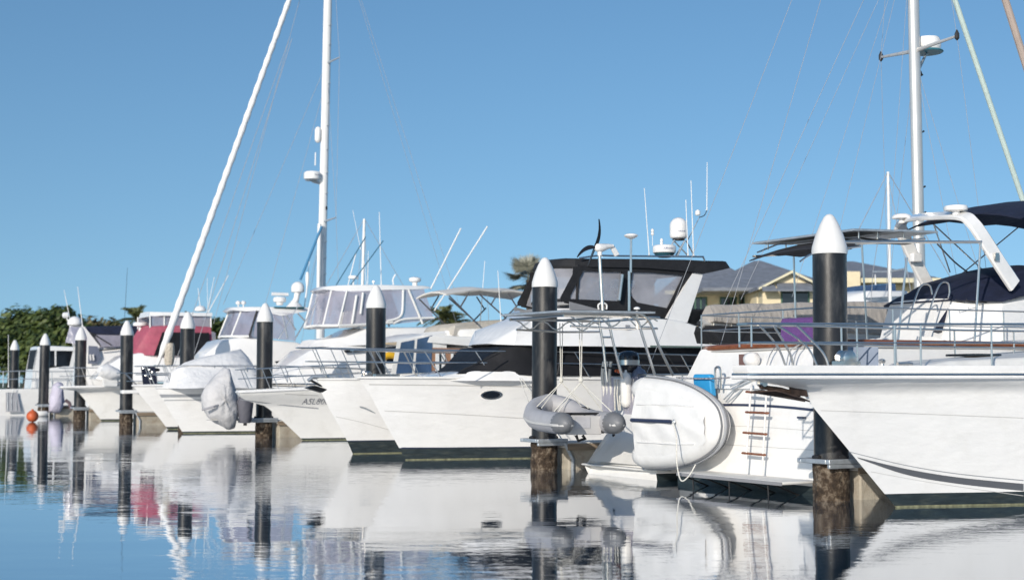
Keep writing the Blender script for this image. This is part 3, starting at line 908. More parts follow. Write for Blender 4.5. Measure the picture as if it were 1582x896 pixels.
# coloured bands across the transom
def trz(z): return .10 * (z / zs - .3)
def band(z0, z1, name, m, bow=0.0, th=.012):
    n = 14; pts = []
    rr = []
    for k in range(n + 1):
        y = lerp(-TB * .93, TB * .93, k / n); dz = bow * (1 - (2 * k / n - 1) ** 2)
        rr.append([(trz(z1 + dz) - .001, y, z1 + dz), (trz(z1 + dz) - th, y, z1 + dz), (trz(z0 + dz) - th, y, z0 + dz), (trz(z0 + dz) - .001, y, z0 + dz)])
    return MB().loft(rr).build(name, m, t, flat=True)
band(1.335, 1.375, 'stripe', stripeb, bow=.06)
band(.72, .73, 'seam', mat('hull shadow line', (.5, .49, .47), .5), th=.004)
band(1.02, 1.028, 'seam', mat('hull shadow line', (.5, .49, .47), .5), bow=.03, th=.004)
band(-.1, .15, 'boot_stripe', boot, th=.008)
MB().box(-.03, .01, -1.62, -1.45, 1.22, 1.25).build('vent', stripeb, t)
MB().box(-.035, .012, .5, 1.3, .82, .86).build('vent', stripeb, t)
# swim platform with its struts
sp = MB().box(-.72, -.005, -1.9, .9, .20, .25).build('swim_platform', deckm, t, bevel=.02)
MB().box(-.735, -.722, -1.9, .9, .19, .245).build('platform_edge', mat('platform trim', (.25, .25, .26), .5), sp)
for k in range(5):
    y = -1.65 + k * .6
    MB().tube([(-.69, y, .195), (-.05, y + .1, -.02)], .014, 6).build('strut', rubber, sp)
for k in range(3):
    MB().tube([(-.68, -1.5 + k * 1.0, .195), (-.67, -1.5 + k * 1.0, -.05)], .012, 6).build('strut', rubber, sp)
# boarding ladder
r1 = [fr.qx(1162, 594, .0), fr.qx(1160, 604, -.16), fr.qx(1156, 660, -.17), fr.qx(1152, 729, -.18)]
r2 = [fr.qx(1186, 598, .0), fr.qx(1184, 606, -.16), fr.qx(1181, 664, -.17), fr.qx(1177, 732, -.18)]
lad = MB().tube(smooth(r1, 5), .017, 8).tube(smooth(r2, 5), .017, 8).build('ladder', mastw, t)
for a, b in (((1154, 605), (1187, 608)), ((1153.5, 636.5), (1186, 638)), ((1149.5, 668), (1183, 670.5)), ((1148, 699.5), (1181, 702.5))):
    p = fr.qx(a[0], a[1], -.165); q = fr.qx(b[0], b[1], -.165)
    MB().tube([p, q], .022, 8, flat=1.8).build('rung', teak, lad)
# aft cabin on the hull, with its teak cap rail
zc = 2.40
ac = []
for (xb, xt, w) in ((.02, .42, TB * .90), (.10, .5, TB * .93), (1.2, 1.3, TB * .97), (4.0, 4.0, TB * .98), (5.2, 5.2, TB * .97)):
    ac.append((xb, zs - .03, xt, zc + .02 * (xt > 1), w, w * .97))
body('aft_cabin', gel, ac, t, r=.05, camber=.01)
rp = [(5.2, -TB * .95, zc + .06)] + [(1.2, -TB * .95, zc + .05)] + smooth([(.75, -TB * .93, zc + .045), (.45, -TB * .85, zc + .04), (.38, -TB * .6, zc + .04), (.36, 0, zc + .03), (.38, TB * .6, zc + .02), (.5, TB * .86, zc + .01)], 5) + [(1.2, TB * .95, zc + .03), (5.2, TB * .95, zc + .04)]
MB().tube(rp, .05, 8, flat=.8).build('cap_rail', teak, t)
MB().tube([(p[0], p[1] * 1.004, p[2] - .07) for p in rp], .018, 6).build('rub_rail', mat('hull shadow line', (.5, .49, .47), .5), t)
# moulded panels, deck light, hand rails on the stern quarter
for (a, b, c) in (((1212, 596), (1219, 546), (1240, 530)), ((1222, 596), (1230, 546), (1248, 530)), ((1178, 588), (1190, 548), (1204, 532))):
    MB().tube(smooth([fr.qx(a[0], a[1], .0), fr.qx(b[0], b[1], .18), fr.qx(c[0], c[1], .36)], 6), .012, 6).build('hand_rail', steel, t)
p = fr.qx(1159, 555, .1)
MB().lathe([(.05, -.16), (.115, -.13), (.125, -.02), (.11, .06), (.05, .11), (.01, .12)], p, 18, axis='y').build('deck_light', gel, t, sharp=60)
MB().box(p.x - .04, p.x + .06, p.y + .12, p.y + .26, p.z - .1, p.z + .09).build('light_bracket', mat('rusty bracket', (.16, .09, .08), .6), t)
MB().slab([fr.qx(1310, 536, .3), fr.qx(1357, 536, .3), fr.qx(1357, 566, .2), fr.qx(1310, 566, .2)], (-.02, 0, 0)).build('locker_door', mat('blue grey panel', (.33, .38, .47), .4), t)
# stern rail above the cap rail
sr = []
for y in (1.7, .85, 0, -.85, -1.7):
    sr.append(Vector((.42, y, zc + .62)))
rail = MB().tube([(4.6, 1.85, zc + .62), (1.0, 1.85, zc + .62)] + sr + [(1.0, -1.85, zc + .62), (4.9, -1.85, zc + .64)], .014, 8).tube([(4.6, 1.85, zc + .34), (1.0, 1.85, zc + .34)] + [(.42, y, zc + .34) for y in (1.7, 0, -1.7)] + [(1.0, -1.85, zc + .34), (4.9, -1.85, zc + .36)], .009, 8).build('stern_rail', steel, t)
for (x, y) in ((.42, 1.7), (.42, .6), (.42, -.6), (.42, -1.7), (1.7, -1.85), (3.0, -1.85), (4.3, -1.85), (1.7, 1.85), (3.0, 1.85), (4.3, 1.85)):
    MB().tube([(x, y, zc), (x, y, zc + .62)], .013, 8).build('stanchion', steel, rail)
# bimini over the aft deck: canvas, tubes, posts, two solar panels
bz = fr.q(1200, 386, 1.3).z + .02
def bx(px, y, py=380): return fr.q(px, py, y).x
xl = fr.q(1160, 388, 1.3).x; xr = fr.q(1405, 382, -1.3).x
rings = []
for k in range(9):
    u = k / 8; x = lerp(xl, xr, u)
    z = bz - .16 * (1 - min(1, u * 3)) ** 2 - .03 * abs(math.sin(u * PI * 3))
    rings.append([(x, s * 1.35, z - .10 * s * s + .02) for s in (-1, -.7, -.35, 0, .35, .7, 1)] + [(x, s * 1.35, z - .10 * s * s) for s in (1, .7, .35, 0, -.35, -.7, -1)])
cv = MB().loft(rings).build('bimini', mat('charcoal canvas', (.022, .023, .03), .8, var=.2, bump=.01, bscale=7), t, sharp=60)
fz = bz + .02
for y in (-1.37, 1.37):
    MB().tube([(xl + .1, y, bz - .16), (xl + 1.1, y, bz - .07), (xr + .3, y, bz + .0)], .02, 8).build('bimini_frame', steel, t)
for x in (lerp(xl, xr, .15), lerp(xl, xr, .5), lerp(xl, xr, .85)):
    MB().tube([(x, -1.37, fz - .1), (x, -.8, fz + .0), (x, .8, fz + .0), (x, 1.37, fz - .1)], .016, 8).build('bimini_frame', steel, t)
pz0 = fr.q(1162, 375, 1.35).z; px0_ = fr.q(1162, 375, 1.35).x; pz1 = fr.q(1449, 351, -1.35).z; px1_ = fr.q(1449, 351, -1.35).x
pm = (px0_ + px1_) / 2
for i, (x0, x1, z0, z1) in enumerate(((px0_, pm - .05, pz0 - .03, pz0), (pm + .05, px1_, pz0 + .01, pz0 + .03))):
    pnl = MB().slab([(x0, -1.35, z0), (x1, -1.35, z1), (x1, 1.35, z1), (x0, 1.35, z0)], (0, 0, .035)).build('solar_panel', [galv], t)
    MB().slab([(x0 + .04, -1.31, z0 + .0375 + .04 * (z1 - z0) / (x1 - x0)), (x1 - .04, -1.31, z1 + .0375 - .04 * (z1 - z0) / (x1 - x0)), (x1 - .04, 1.31, z1 + .0375 - .04 * (z1 - z0) / (x1 - x0)), (x0 + .04, 1.31, z0 + .0375 + .04 * (z1 - z0) / (x1 - x0))], (0, 0, .004)).build('solar_cells', solar, pnl)
    for y in (-1.2, 1.2):
        for xx in (x0 + .25, x1 - .25):
            MB().tube([(xx, y, fz - .06), (xx, y, lerp(z0, z1, (xx - x0) / (x1 - x0)))], .013, 6).build('panel_leg', steel, pnl)
for (a, b, y) in (((1226, 386), (1230, 528), 1.62), ((1331, 368), (1340, 530), 1.62), ((1401, 398), (1385, 548), -1.62), ((1515, 374), (1505, 535), -1.62)):
    p = fr.q(a[0], a[1], y); q = fr.q(b[0], b[1], y)
    MB().tube([p, q], .02, 8).build('bimini_post', steel, t)
p = fr.q(1303, 374, -1.62); q = fr.q(1516, 374, -1.62)
MB().tube([p, q], .026, 8).build('bimini_frame', steel, t)
bars(fr, [[(1448, 377, -.5), (1475, 405, -.5), (1500, 424, -.5)], [(1236, 404, 1.6), (1262, 390, 1.6), (1330, 381, 1.6)]], 1.5, .016, 'bimini_strut', steel, t, both=False)
# fly bridge coaming, companion bulkhead, navy cover
fy0 = fr.q(1446, 532, -1.2).x; 
body('fly_bridge', gel, [st(fr, (1447, 545), (1460, 500), .80, .75), st(fr, (1455, 545), (1470, 461), .84, .78), st(fr, (1500, 545), (1508, 461), 1.15, 1.05), st(fr, (1549, 545), (1549, 463), 1.5, 1.4), st(fr, (1660, 545), (1655, 440), 1.55, 1.45), st(fr, (1800, 545), (1780, 470), 1.4, 1.2)], t, r=.12)
body('house_side', gel, [st(fr, (1440, 560), (1448, 520), 1.0, .9), st(fr, (1490, 560), (1490, 533), 1.5, 1.4), st(fr, (1700, 560), (1700, 533), 1.7, 1.6)], t, r=.08)
body('cockpit_cover', navy, [st(fr, (1468, 464), (1474, 453), .80, .62), st(fr, (1492, 464), (1496, 441), 1.04, .72), st(fr, (1520, 465), (1522, 430), 1.25, .8), st(fr, (1549, 466), (1552, 424), 1.45, .9), st(fr, (1600, 452), (1600, 410), 1.55, .9), st(fr, (1655, 446), (1650, 415), 1.5, .8)], t, r=.1, camber=.06)
mb = MB()
mb.slab([fr.q(1421, 470, .2), fr.q(1469, 452, -.6), fr.q(1468, 468, -.75), fr.q(1449, 512, -.75), fr.q(1418, 517, .2)], (.12, 0, -.02))
mb.build('companion_cover', navy, t)
mb = MB(); mb.slab([fr.q(1408, 487, .5), fr.q(1436, 462, .5), fr.q(1440, 520, -.3), fr.q(1398, 526, .3)], (.05, 0, 0)); mb.build('companion_panel', gel, t)
for (pts) in ([(1402, 507), (1411, 470), (1423, 442), (1436, 441), (1440, 455)], [(1430, 500), (1440, 468), (1452, 440), (1464, 437), (1467, 450), (1465, 460)]):
    MB().tube(smooth([fr.q(x, y, -.95) for x, y in pts], 6), .016, 8).build('grab_rail', steel, t)
for px in (1477, 1493, 1511, 1529):
    p = fr.q(px, 466, -1.2)
    MB().tube([p, p + Vector((.22, 0, -.01))], .008, 6).tube([p, p + Vector((0, 0, .05))], .006, 6).build('cover_tie', rubber, t)
# radar arch: one leg each side, swept as a flat bar
def arch(y):
    return None
pn = [fr.q(1567, 441, -1.42), fr.q(1545, 408, -1.42), fr.q(1518, 366, -1.38), fr.q(1502, 344, -1.3), fr.q(1485, 334, -1.05)]
pf = [fr.q(1435, 334.5, .0)] + [fr.q(1402, 339, 1.0), fr.q(1391, 350, 1.28), fr.q(1397, 366, 1.38), fr.q(1415, 405, 1.42), fr.q(1437, 448, 1.42)]
path = smooth(pn + pf, 5)
rings = []
for i, p in enumerate(path):
    tn = (path[min(i + 1, len(path) - 1)] - path[max(i - 1, 0)]).normalized()
    ax = Vector((1, 0, .35)).normalized(); ax = (ax - tn * ax.dot(tn)).normalized(); nn = tn.cross(ax)
    hw, ht = .15, .045
    rings.append([p + ax * hw * c + nn * ht * s for c, s in ((-1, -.5), (-.8, -1), (.8, -1), (1, -.5), (1, .5), (.8, 1), (-.8, 1), (-1, .5))])
ar = MB().loft(rings).build('radar_arch', gel, t)
p = fr.q(1539, 397, -1.48); MB().box(p.x - .05, p.x + .05, p.y - .03, p.y, p.z - .07, p.z + .07).build('arch_light', steel, ar)
p = fr.q(1409, 398, 1.4); MB().box(p.x - .12, p.x + .12, p.y - .16, p.y - .05, p.z - .1, p.z + .08).build('arch_locker', gel, ar, bevel=.02)
p = fr.q(1477, 333, -.9)
MB().lathe([(.07, 0), (.07, .09)], p, 14).build('antenna_stem', gel, ar)
MB().lathe([(.12, .07), (.205, .09), (.215, .13), (.20, .17), (.12, .19), (.01, .195)], p, 24).build('antenna_disc', gel, ar, sharp=50)
p = fr.q(1393, 345, .95)
MB().lathe([(.06, 0), (.06, .1)], p, 14).build('antenna_stem', gel, ar)
MB().lathe([(.10, .08), (.185, .09), (.19, .12), (.16, .16), (.08, .185), (.01, .19)], p, 24).build('antenna_disc', gel, ar, sharp=50)
# fly bridge bimini
rings = []
x0 = fr.q(1416, 348, 1.3).x + .1; z0 = fr.q(1462, 322, .3).z
for k in range(9):
    u = k / 8; x = x0 - .35 + u * 3.6; z = z0 + .02 + .12 * math.sin(min(1, u * 1.6) * PI / 2) - .22 * max(0, .16 - u) / .16 + .03 * math.cos(u * PI * 5)
    rings.append([(x, s * 1.5, z - .22 * s * s + .025) for s in (-1, -.7, -.35, 0, .35, .7, 1)] + [(x, s * 1.5, z - .22 * s * s) for s in (1, .7, .35, 0, -.35, -.7, -1)])
MB().loft(rings).build('fly_bimini', navy, t, sharp=60)
zz = z0 - .1
for y in (-1.5, 1.5):
    MB().tube([(x0 + 2.3, y, zz - 1.15), (x0 + .5, y, zz + .0)], .015, 8).build('bimini_strut', steel, t)
    MB().tube([(x0 + 1.2, y, zz - 1.1), (x0 + 3.0, y, zz + .02)], .015, 8).build('bimini_strut', steel, t)
    MB().tube([(x0 + 1.0, y, zz - 1.0), (x0 + .55, y, zz + .0)], .015, 8).build('bimini_strut', steel, t)

# things on and at that yacht
o = MB()
rings = []
xx0 = .42; ty0 = LY.qx(1211, 510, xx0).y; ty1 = LY.qx(1266, 510, xx0).y
for k in range(9):
    y = lerp(ty0, ty1, k / 8); d = .012 * math.sin(k * 1.9)
    z1 = zc + .47
    rings.append([(xx0 - .06 + d, y, zc + .04 + .02 * math.sin(k)), (xx0 - .065 + d * .6, y, zc + .4), (xx0 - .06, y, z1 - .05), (xx0 - .03, y, z1), (xx0 + .03, y, z1), (xx0 + .06, y, z1 - .05), (xx0 + .08 - d, y, zc + .2), (xx0 + .05 - d, y, zc + .2), (xx0 + .03, y, z1 - .06), (xx0, y, z1 - .035), (xx0 - .03, y, z1 - .06), (xx0 - .03 + d, y, zc + .05)])
o = place(o.loft(rings).build('towel', purple, sharp=60), fr)
tag(o, 'purple towel hung over the stern rail left of the widest pile', 'towel')
# ---------------------------------------------------------------- cutter lying stern-to with davits
P = A0.world(.0, 6.05)
DY = fr = Frame(P.x, P.y, ANG)
t = thing('sailing_yacht', fr, 'cutter yacht with aluminium mast, taupe boom cover and davit arch, stern towards the grey dinghy', 'sailing boat', 'boats in the berths')
# hull from the scoop stern to the bow
zs = 1.30; Lh = 13.2
hull = MB(); cols = []
def stern_x(z): return interp([(-.4, .35), (.0, .14), (.10, .08), (.16, .10), (zs, 1.15), (2, 1.3)], z)
V = [-.35, -.1, 0, .012, .13, .14, .4, .7, 1.0, 1.2, zs]
for k in range(15):
    u = k / 14
    row = []
    for z in V:
        v = max(0, z / zs)
        x0 = stern_x(z); x1 = 12.0 + 1.2 * v
        zz = z + .35 * u * u * v
        w = 1.75 * lerp(.78, 1, min(1, u * 2.4)) * (1 - max(0, (u - .4) / .6) ** 2.0) * lerp(.86, 1, v ** .7) + .015
        row.append((lerp(x0, x1, u), w, zz))
    cols.append([(a, -b, c) for a, b, c in row] + [(a, b, c) for a, b, c in reversed(row)])
hull.loft(cols)
ho = hull.build('hull', [gel, boot, stripeb, bootline], t)
for p in ho.data.polygons:
    if max(ho.data.vertices[i].co.z for i in p.vertices) <= .135: p.material_index = 1
# scoop: inset panel and step
def sx(z): return stern_x(z)
MB().slab([(sx(.25) - .012, -1.15, .25), (sx(.25) - .012, 1.15, .25), (sx(1.15) - .012, 1.15, 1.15), (sx(1.15) - .012, -1.15, 1.15)], (.008, 0, 0)).build('transom_panel', gel2, t)
MB().box(sx(.2) - .10, sx(.2) + .25, -1.3, 1.3, .16, .20).build('swim_step', deckm, t, bevel=.02)
MB().lathe([(.03, -.03), (.03, 0)], (sx(.75) - .01, 1.0, .75), 12, axis='x').build('outlet', rubber, t)
body('coachroof', gel, [(3.4, 1.25, 3.5, 1.7, 1.0, .9), (4.2, 1.25, 4.3, 1.95, 1.1, 1.0), (8.5, 1.4, 8.4, 2.0, 1.0, .85), (10.6, 1.5, 10.0, 1.72, .5, .4)], t, r=.1)
body('cockpit_coaming', gel, [(1.1, 1.25, 1.2, 1.5, 1.3, 1.25), (3.5, 1.25, 3.5, 1.62, 1.35, 1.28)], t, r=.06)
# mast, spreaders, boom, sails
mx = 8.45
def mpt(py, dx=0.0, dy=0.0):
    return Vector((mx + dx + .0, dy, 1.8 + (590.5 - py) * 31.8 / FPX))
mb_ = fr.q(1424, 560, 0); mt_ = fr.q(1411, 0, 0)
mdir = (mt_ - mb_).normalized()
def onmast(z): return mb_ + mdir * ((z - mb_.z) / mdir.z)
ztop = 17.2
mast = MB().tube([onmast(1.8), onmast(8), onmast(14), onmast(ztop)], [.135, .135, .13, .10], 16, flat=.85).build('mast', alu, t)
for py in (75, 118, 205, 290, 330):
    z = fr.q(1418, py, 0).z; c = onmast(z)
    MB().tube([c + Vector((.12, -.02, 0)), c + Vector((.2, -.03, .04))], .02, 6).build('fitting', rubber, mast)
zsp = fr.q(1412, 79, 0).z; c = onmast(zsp)
spn = fr.q(1463, 51, -.9); spf = fr.q(1365, 84, 1.25)
spr = MB().tube([c, Vector((c.x + .1, -1.15, zsp + .1))], [.05, .03], 8).build('spreader', alu, mast)
tipn = Vector((c.x + .1, -1.15, zsp + .1)); tipf = Vector((c.x + .1, 1.15, zsp + .1))
MB().tube([c, tipf], [.05, .03], 8).build('spreader', alu, mast)
for tp in (tipn, tipf):
    MB().lathe([(.01, -.1), (.05, -.05), (.05, .05), (.01, .14)], tp, 8).build('spreader_end', rubber, mast)
# lower spreaders are below the aft bimini
p = c + Vector((.48, .1, .06))
rd = MB().lathe([(.22, 0), (.29, .03), (.31, .1), (.31, .22), (.27, .3), (.1, .34), (.01, .345)], p, 24).build('radar', gel, mast, sharp=50)
MB().lathe([(.34, -.03), (.36, -.01), (.34, .012)], p, 24).build('radar_guard', mat('teal guard', (.05, .22, .28), .4), rd)
MB().tube([p + Vector((0, 0, -.02)), c + Vector((.08, 0, -.42))], .025, 8).tube([p + Vector((.05, .05, -.02)), c + Vector((.1, .02, -.5))], .018, 8).build('radar_bracket', galv, rd)
MB().lathe([(.03, 0), (.05, .04), (.04, .1), (.01, .12)], c + Vector((.13, -.02, -.55)), 10).build('deck_lamp', rubber, mast)
# rigging
top = onmast(ztop - .2); mid = onmast(13.3)
W_ = MB()
def stay(a, b, r=.005, name='stay', m=None):
    return MB().tube([Vector(a).lerp(Vector(b), k / 6) for k in range(7)], r, 5).build(name, m or wire, mast)
ch_n = Vector((mx + .2, -1.62, 1.55)); ch_f = Vector((mx + .2, 1.62, 1.55))
stay(top, tipn); stay(tipn, ch_n); stay(top, tipf); stay(tipf, ch_f)
lo = onmast(zsp - .2)
for dx in (-.55, .55):
    stay(lo, ch_n + Vector((dx, .1, 0))); stay(lo, ch_f + Vector((dx, -.1, 0)))
for s in (-1, 1):
    q = fr.qx(1018 if s > 0 else 1052, 585 if s > 0 else 560, 1.2)
    stay(top, (1.2, s * 1.15, 1.3), .006, 'backstay')
stay(onmast(12.6), (2.6, .1, 3.2), .006, 'topping_lift')
stay(onmast(11.9), (4.8, .5, 3.6), .005, 'lazy_jack'); stay(onmast(11.9), (4.8, -.5, 3.6), .005, 'lazy_jack')
stay(onmast(11.9), (3.4, .45, 3.5), .005, 'lazy_jack'); stay(onmast(11.9), (6.6, -.4, 3.7), .005, 'lazy_jack')
def sock(a, b, r, m, name):
    n = 16; A_ = Vector(a); B_ = Vector(b)
    return MB().tube([A_.lerp(B_, k / n) + Vector((0, 0, -.35 * math.sin(PI * k / n) * 0)) for k in range(n + 1)], [r * (.55 + .45 * min(1, 5 * k / n, 6 * (1 - k / n))) for k in range(n + 1)], 10).build(name, m, mast)
i0 = fr.q(1475, 0, 0); i1 = fr.q(1581, 312, 0); d = (i1 - i0).normalized()
ia = i0 - d * ((i0.x - onmast(i0.z + 3).x) / d.x * .92); ib = i0 + d * ((1.75 - i0.z) / d.z)
sock(ia, ib, .062, paleg, 'inner_furled_sail')
i0 = fr.q(1553, 0, 0); i1 = fr.q(1582, 92, 0); d = (i1 - i0).normalized()
ta = onmast(ztop - .1) + Vector((.1, 0, 0)); sock(i0 - d * (i0.x - ta.x - .2) / d.x, i0 + d * ((1.9 - i0.z) / d.z), .085, brownc, 'furled_genoa')
be = fr.q(1083, 500, 0); bm = fr.q(1385, 522, 0)
gb = onmast(bm.z - .03)
boom = MB().tube([be, bm, gb], [.095, .10, .09], 12).build('boom', alu, mast)
# stacked sail under its cover
rings = []
ctop = [(1093, 473), (1120, 470.5), (1160, 469), (1202, 467.5), (1260, 468), (1320, 467), (1380, 466), (1412, 464), (1428, 452)]
P0 = [fr.q(x, y, 0) for x, y in ctop]
rn = random.Random(5)
for i in range(41):
    u = i / 40 * (len(P0) - 1); k = min(int(u), len(P0) - 2); p = P0[k].lerp(P0[k + 1], u - k)
    zb = lerp(be.z, gb.z, max(0, (p.x - be.x) / (gb.x - be.x))) + .03
    h = p.z - zb; row = []
    wob = .012 * math.sin(i * .8) + .01 * math.sin(i * .31 + 1)
    for j in range(18):
        a = 2 * PI * j / 18; sz = .5 + .5 * math.cos(a)
        wdt = .035 + .17 * math.sin(PI * min(1, (1 - sz) * .62 + .02)) * (1 + .08 * math.sin(i * .55 + sz * 5))
        row.append((p.x, math.copysign(wdt, math.sin(a)) if abs(math.sin(a)) > .01 else 0, zb + h * sz + (wob if sz > .5 else 0)))
    rings.append(row)
cvr = MB().loft(rings).build('sail_cover', taupe, boom, sharp=70)
for px in (1097, 1124, 1180, 1215):
    p = fr.q(px, 500, 0); z = lerp(be.z, gb.z, (p.x - be.x) / (gb.x - be.x))
    MB().tube([(p.x + .11 * math.cos(a) * .1, .125 * math.sin(a), z + .125 * math.cos(a)) for a in [2 * PI * k / 12 for k in range(12)]], .012, 6, closed=True).build('sail_tie', rope, boom)
for px, l in ((1092, .42), (1103, .45)):
    p = fr.q(px, 503, 0); MB().tube([p, p + Vector((.02, 0, -l * .6)), p + Vector((.12, .02, -l)), p + Vector((.14, 0, -.05))], .008, 6).build('reef_line', rope, boom)
MB().lathe([(.04, -.05), (.06, 0), (.04, .05)], be + Vector((-.03, 0, 0)), 10, axis='x').build('boom_end', rubber, boom)

body('boom_shade_strip', blackf, [st(fr, (1100, 513), (1097, 503), .3, .25), st(fr, (1116, 529), (1116, 503), .42, .3), st(fr, (1180, 533), (1180, 506), .45, .3), st(fr, (1270, 534), (1266, 510), .4, .3)], t, r=.06)  # added black strip standing in for the shade below the boom
# davit arch with solar panel, gear pole, wind generator, aerial
zdv = 3.12
arch_ = []
nA = [(976, 489), (985, 495), (993, 520), (1002, 548), (1012, 580)]
nB = [(975, 483), (992, 486), (1005, 500), (1018, 535), (1040, 580)]
fA = [(925, 492), (927, 505), (932, 535), (938, 590)]
fB = [(938, 488), (942, 505), (950, 540), (962, 585)]
davit = None
for pts, yy in ((nA, -1.05), (nB, -1.05), (fA, 1.0), (fB, 1.0)):
    o = MB().tube(smooth([fr.q(x, y, yy) for x, y in pts], 5), .026, 10).build('davit_leg', steel, t); davit = davit or o
for pts, yy in ((((987, 506), (1005, 506)), -1.05), (((929, 521), (943, 521)), 1.0)):
    MB().tube([fr.q(x, y, yy) for x, y in pts], .02, 8).build('davit_rung', steel, t)
# overhanging frame: two long beams with a wavy truss between
fx0 = fr.q(858, 496, .9).x; fx1 = fr.q(975, 492, -1.0).x
zfr = fr.q(900, 494, 0).z
mbF = MB()
for yy in (-1.0, 1.0):
    mbF.tube([(-1.75, yy, zfr + .02), (-.6, yy, zfr + .03), (.35, yy, zfr + .02)], .025, 8)
    mbF.tube([(-1.6, yy, zfr - .17), (-.6, yy, zfr - .2), (.3, yy, zfr - .18)], .02, 8)
    mbF.tube([(-1.6 + k * .1, yy, zfr - .08 + .085 * math.cos(k * 1.05)) for k in range(20)], .014, 6)
for xx in (-1.7, -.7, .3):
    mbF.tube([(xx, -1.0, zfr + .02), (xx, 1.0, zfr + .02)], .022, 8)
mbF.build('davit_beam', steel, davit)
sp_ = MB().slab([(-1.85, -1.15, zfr + .07), (.15, -1.15, zfr + .09), (.15, 1.15, zfr + .11), (-1.85, 1.15, zfr + .09)], (0, 0, .035)).build('solar_panel', galv, t)
MB().slab([(-1.81, -1.11, zfr + .109), (.11, -1.11, zfr + .129), (.11, 1.11, zfr + .149), (-1.81, 1.11, zfr + .129)], (0, 0, .004)).build('solar_cells', solar, sp_)
# wind generator
yy = .2
pb = fr.q(931, 483, yy); pt = fr.q(926, 392, yy)
wg = MB().tube([pb, pb.lerp(pt, .35), pt], [.036, .033, .03], 10).build('wind_generator_pole', steel, t)
hb_ = fr.q(928, 383, yy)
n0 = fr.q(919, 382, yy); n1 = fr.q(938, 381, yy); n2 = fr.q(947, 380, yy)
nac = MB().tube(smooth([n0, hb_, n1, n2], 5), [.03, .06, .075, .085, .085, .085, .08, .075, .07, .06, .055, .05, .045, .04, .035, .035][:16], 12).build('nacelle', gel, wg, sharp=60)
MB().slab([fr.q(941, 377.5, yy), fr.q(949, 379, yy), fr.q(957.5, 393, yy), fr.q(950.5, 396.5, yy), fr.q(944, 384, yy)], (0, .03, 0)).build('tail_fin', gel, nac, bevel=.006)
MB().tube([fr.q(926.5, 388, yy), fr.q(926.5, 395, yy)], .045, 10).build('yaw_collar', gel, nac)
def blade(px, py):
    a = n0.copy(); b = fr.q(px, py, yy); dd = b - a; sd = Vector((dd.z, 0, -dd.x)).normalized()
    n = 8; L0 = []; L1 = []
    for k in range(n + 1):
        s_ = k / n; w_ = .058 * (1 - s_) ** .8 * min(1, .45 + s_ * 3) + .012
        c = a + dd * s_ + sd * (.05 * math.sin(PI * s_))
        L0.append(c + sd * w_ + Vector((0, .02 * (1 - s_), 0))); L1.append(c - sd * w_ * .5 - Vector((0, .02 * (1 - s_), 0)))
    return MB().slab(L0 + L1[::-1], (0, .014, 0)).build('blade', mat('black blade', (.012, .013, .016), .4), nac)
blade(925.5, 338.5); blade(892, 397.5)
b3 = n0 + Vector((.30, .75, -.3)); a = n0
MB().slab([a + Vector((0, 0, .07)), a.lerp(b3, .5) + Vector((0, 0, .05)), b3, a.lerp(b3, .5) - Vector((0, 0, .03)), a - Vector((0, 0, .05))], (.014, 0, 0)).build('blade', mat('black blade', (.012, .013, .016), .4), nac)
MB().tube(smooth([fr.q(925, 478, yy), fr.q(924.5, 471, yy), fr.q(931, 468, yy), fr.q(937, 471, yy), fr.q(937, 478, yy)], 4), .018, 8).build('pole_hoop', mastw, wg)
yy = -.4
pb = fr.q(972, 482, yy); pk = fr.q(972, 419, yy); p2 = fr.q(974.5, 421, yy); pt = fr.q(975, 367, yy)
ae = MB().tube([pb, pk], .026, 8).tube([p2, pt], .022, 8).build('aerial_pole', steel, t)
MB().lathe([(.03, -.03), (.10, .0), (.135, .03), (.13, .05), (.08, .07), (.01, .075)], pt, 20).build('antenna_disc', gel, ae, sharp=60)
MB().tube([fr.q(984.5, 509, -1.0), fr.q(984, 480, -1.0)], .028, 8).lathe([(.06, 0), (.06, .03), (.02, .05)], fr.q(984, 478, -1.0), 12).build('stern_light', mastw, davit)
# pushpit with gear lashed on
zr = 1.95
pp = MB()
ring_ = [(2.2, -1.35, zr - .05), (1.3, -1.3, zr), (1.15, -.6, zr), (1.15, .6, zr), (1.3, 1.3, zr), (2.2, 1.35, zr - .05)]
pp.tube(ring_, .018, 8).tube([(x, y, z - .32) for x, y, z in ring_], .014, 8)
ps = pp.build('pushpit', steel, t)
for x, y, z in ring_:
    MB().tube([(x, y, 1.28), (x, y, z)], .016, 8).build('stanchion', steel, ps)
# sheets of clear dodger cloth and rope hanks on the pushpit
for k, (px, h, r_) in enumerate(((935, 72, .035), (940, 70, .028), (946, 80, .03))):
    p = fr.qx(px, 592, 1.12)
    MB().tube(smooth([p + Vector((-.03, 0, .45)), p + Vector((-.05, .03, .15)), p + Vector((-.04, -.03, -.2)), p + Vector((-.02, .03, -.48)), p + Vector((0, 0, -.65))], 5), r_, 8).build('rope_hank', rope, ps)
for px0, px1, y0, y1 in ((929, 947, 582, 636), (962, 985, 582, 640)):
    MB().slab([fr.qx(px0, y0, 1.09), fr.qx(px1, y0, 1.09), fr.qx(px1 + 1, y1, 1.02), fr.qx(px0 + 1, y1, 1.02)], (.01, 0, 0)).build('spray_cloth', clear, ps)
o = MB()
for k in range(8):
    p = fr.qx(951 + k * 4.0, 602, 1.07)
    o.tube([p + Vector((0, 0, .22)), p + Vector((-.02, .01, -.1)), p + Vector((.0, .02 * (-1) ** k, -.42))], .016, 6)
o.build('coiled_line', rope, ps)
# fenders, bucket tones
fd = place(MB().lathe([(.02, -.36), (.09, -.32), (.115, -.25), (.115, .22), (.09, .3), (.03, .34), (.02, .40)], fr.qx(967, 602, 1.0), 16).build('fender', gel2, sharp=60), fr)
tag(fd, 'cream fender hanging upright on the cutter pushpit beside the white upended dinghy', 'fender')
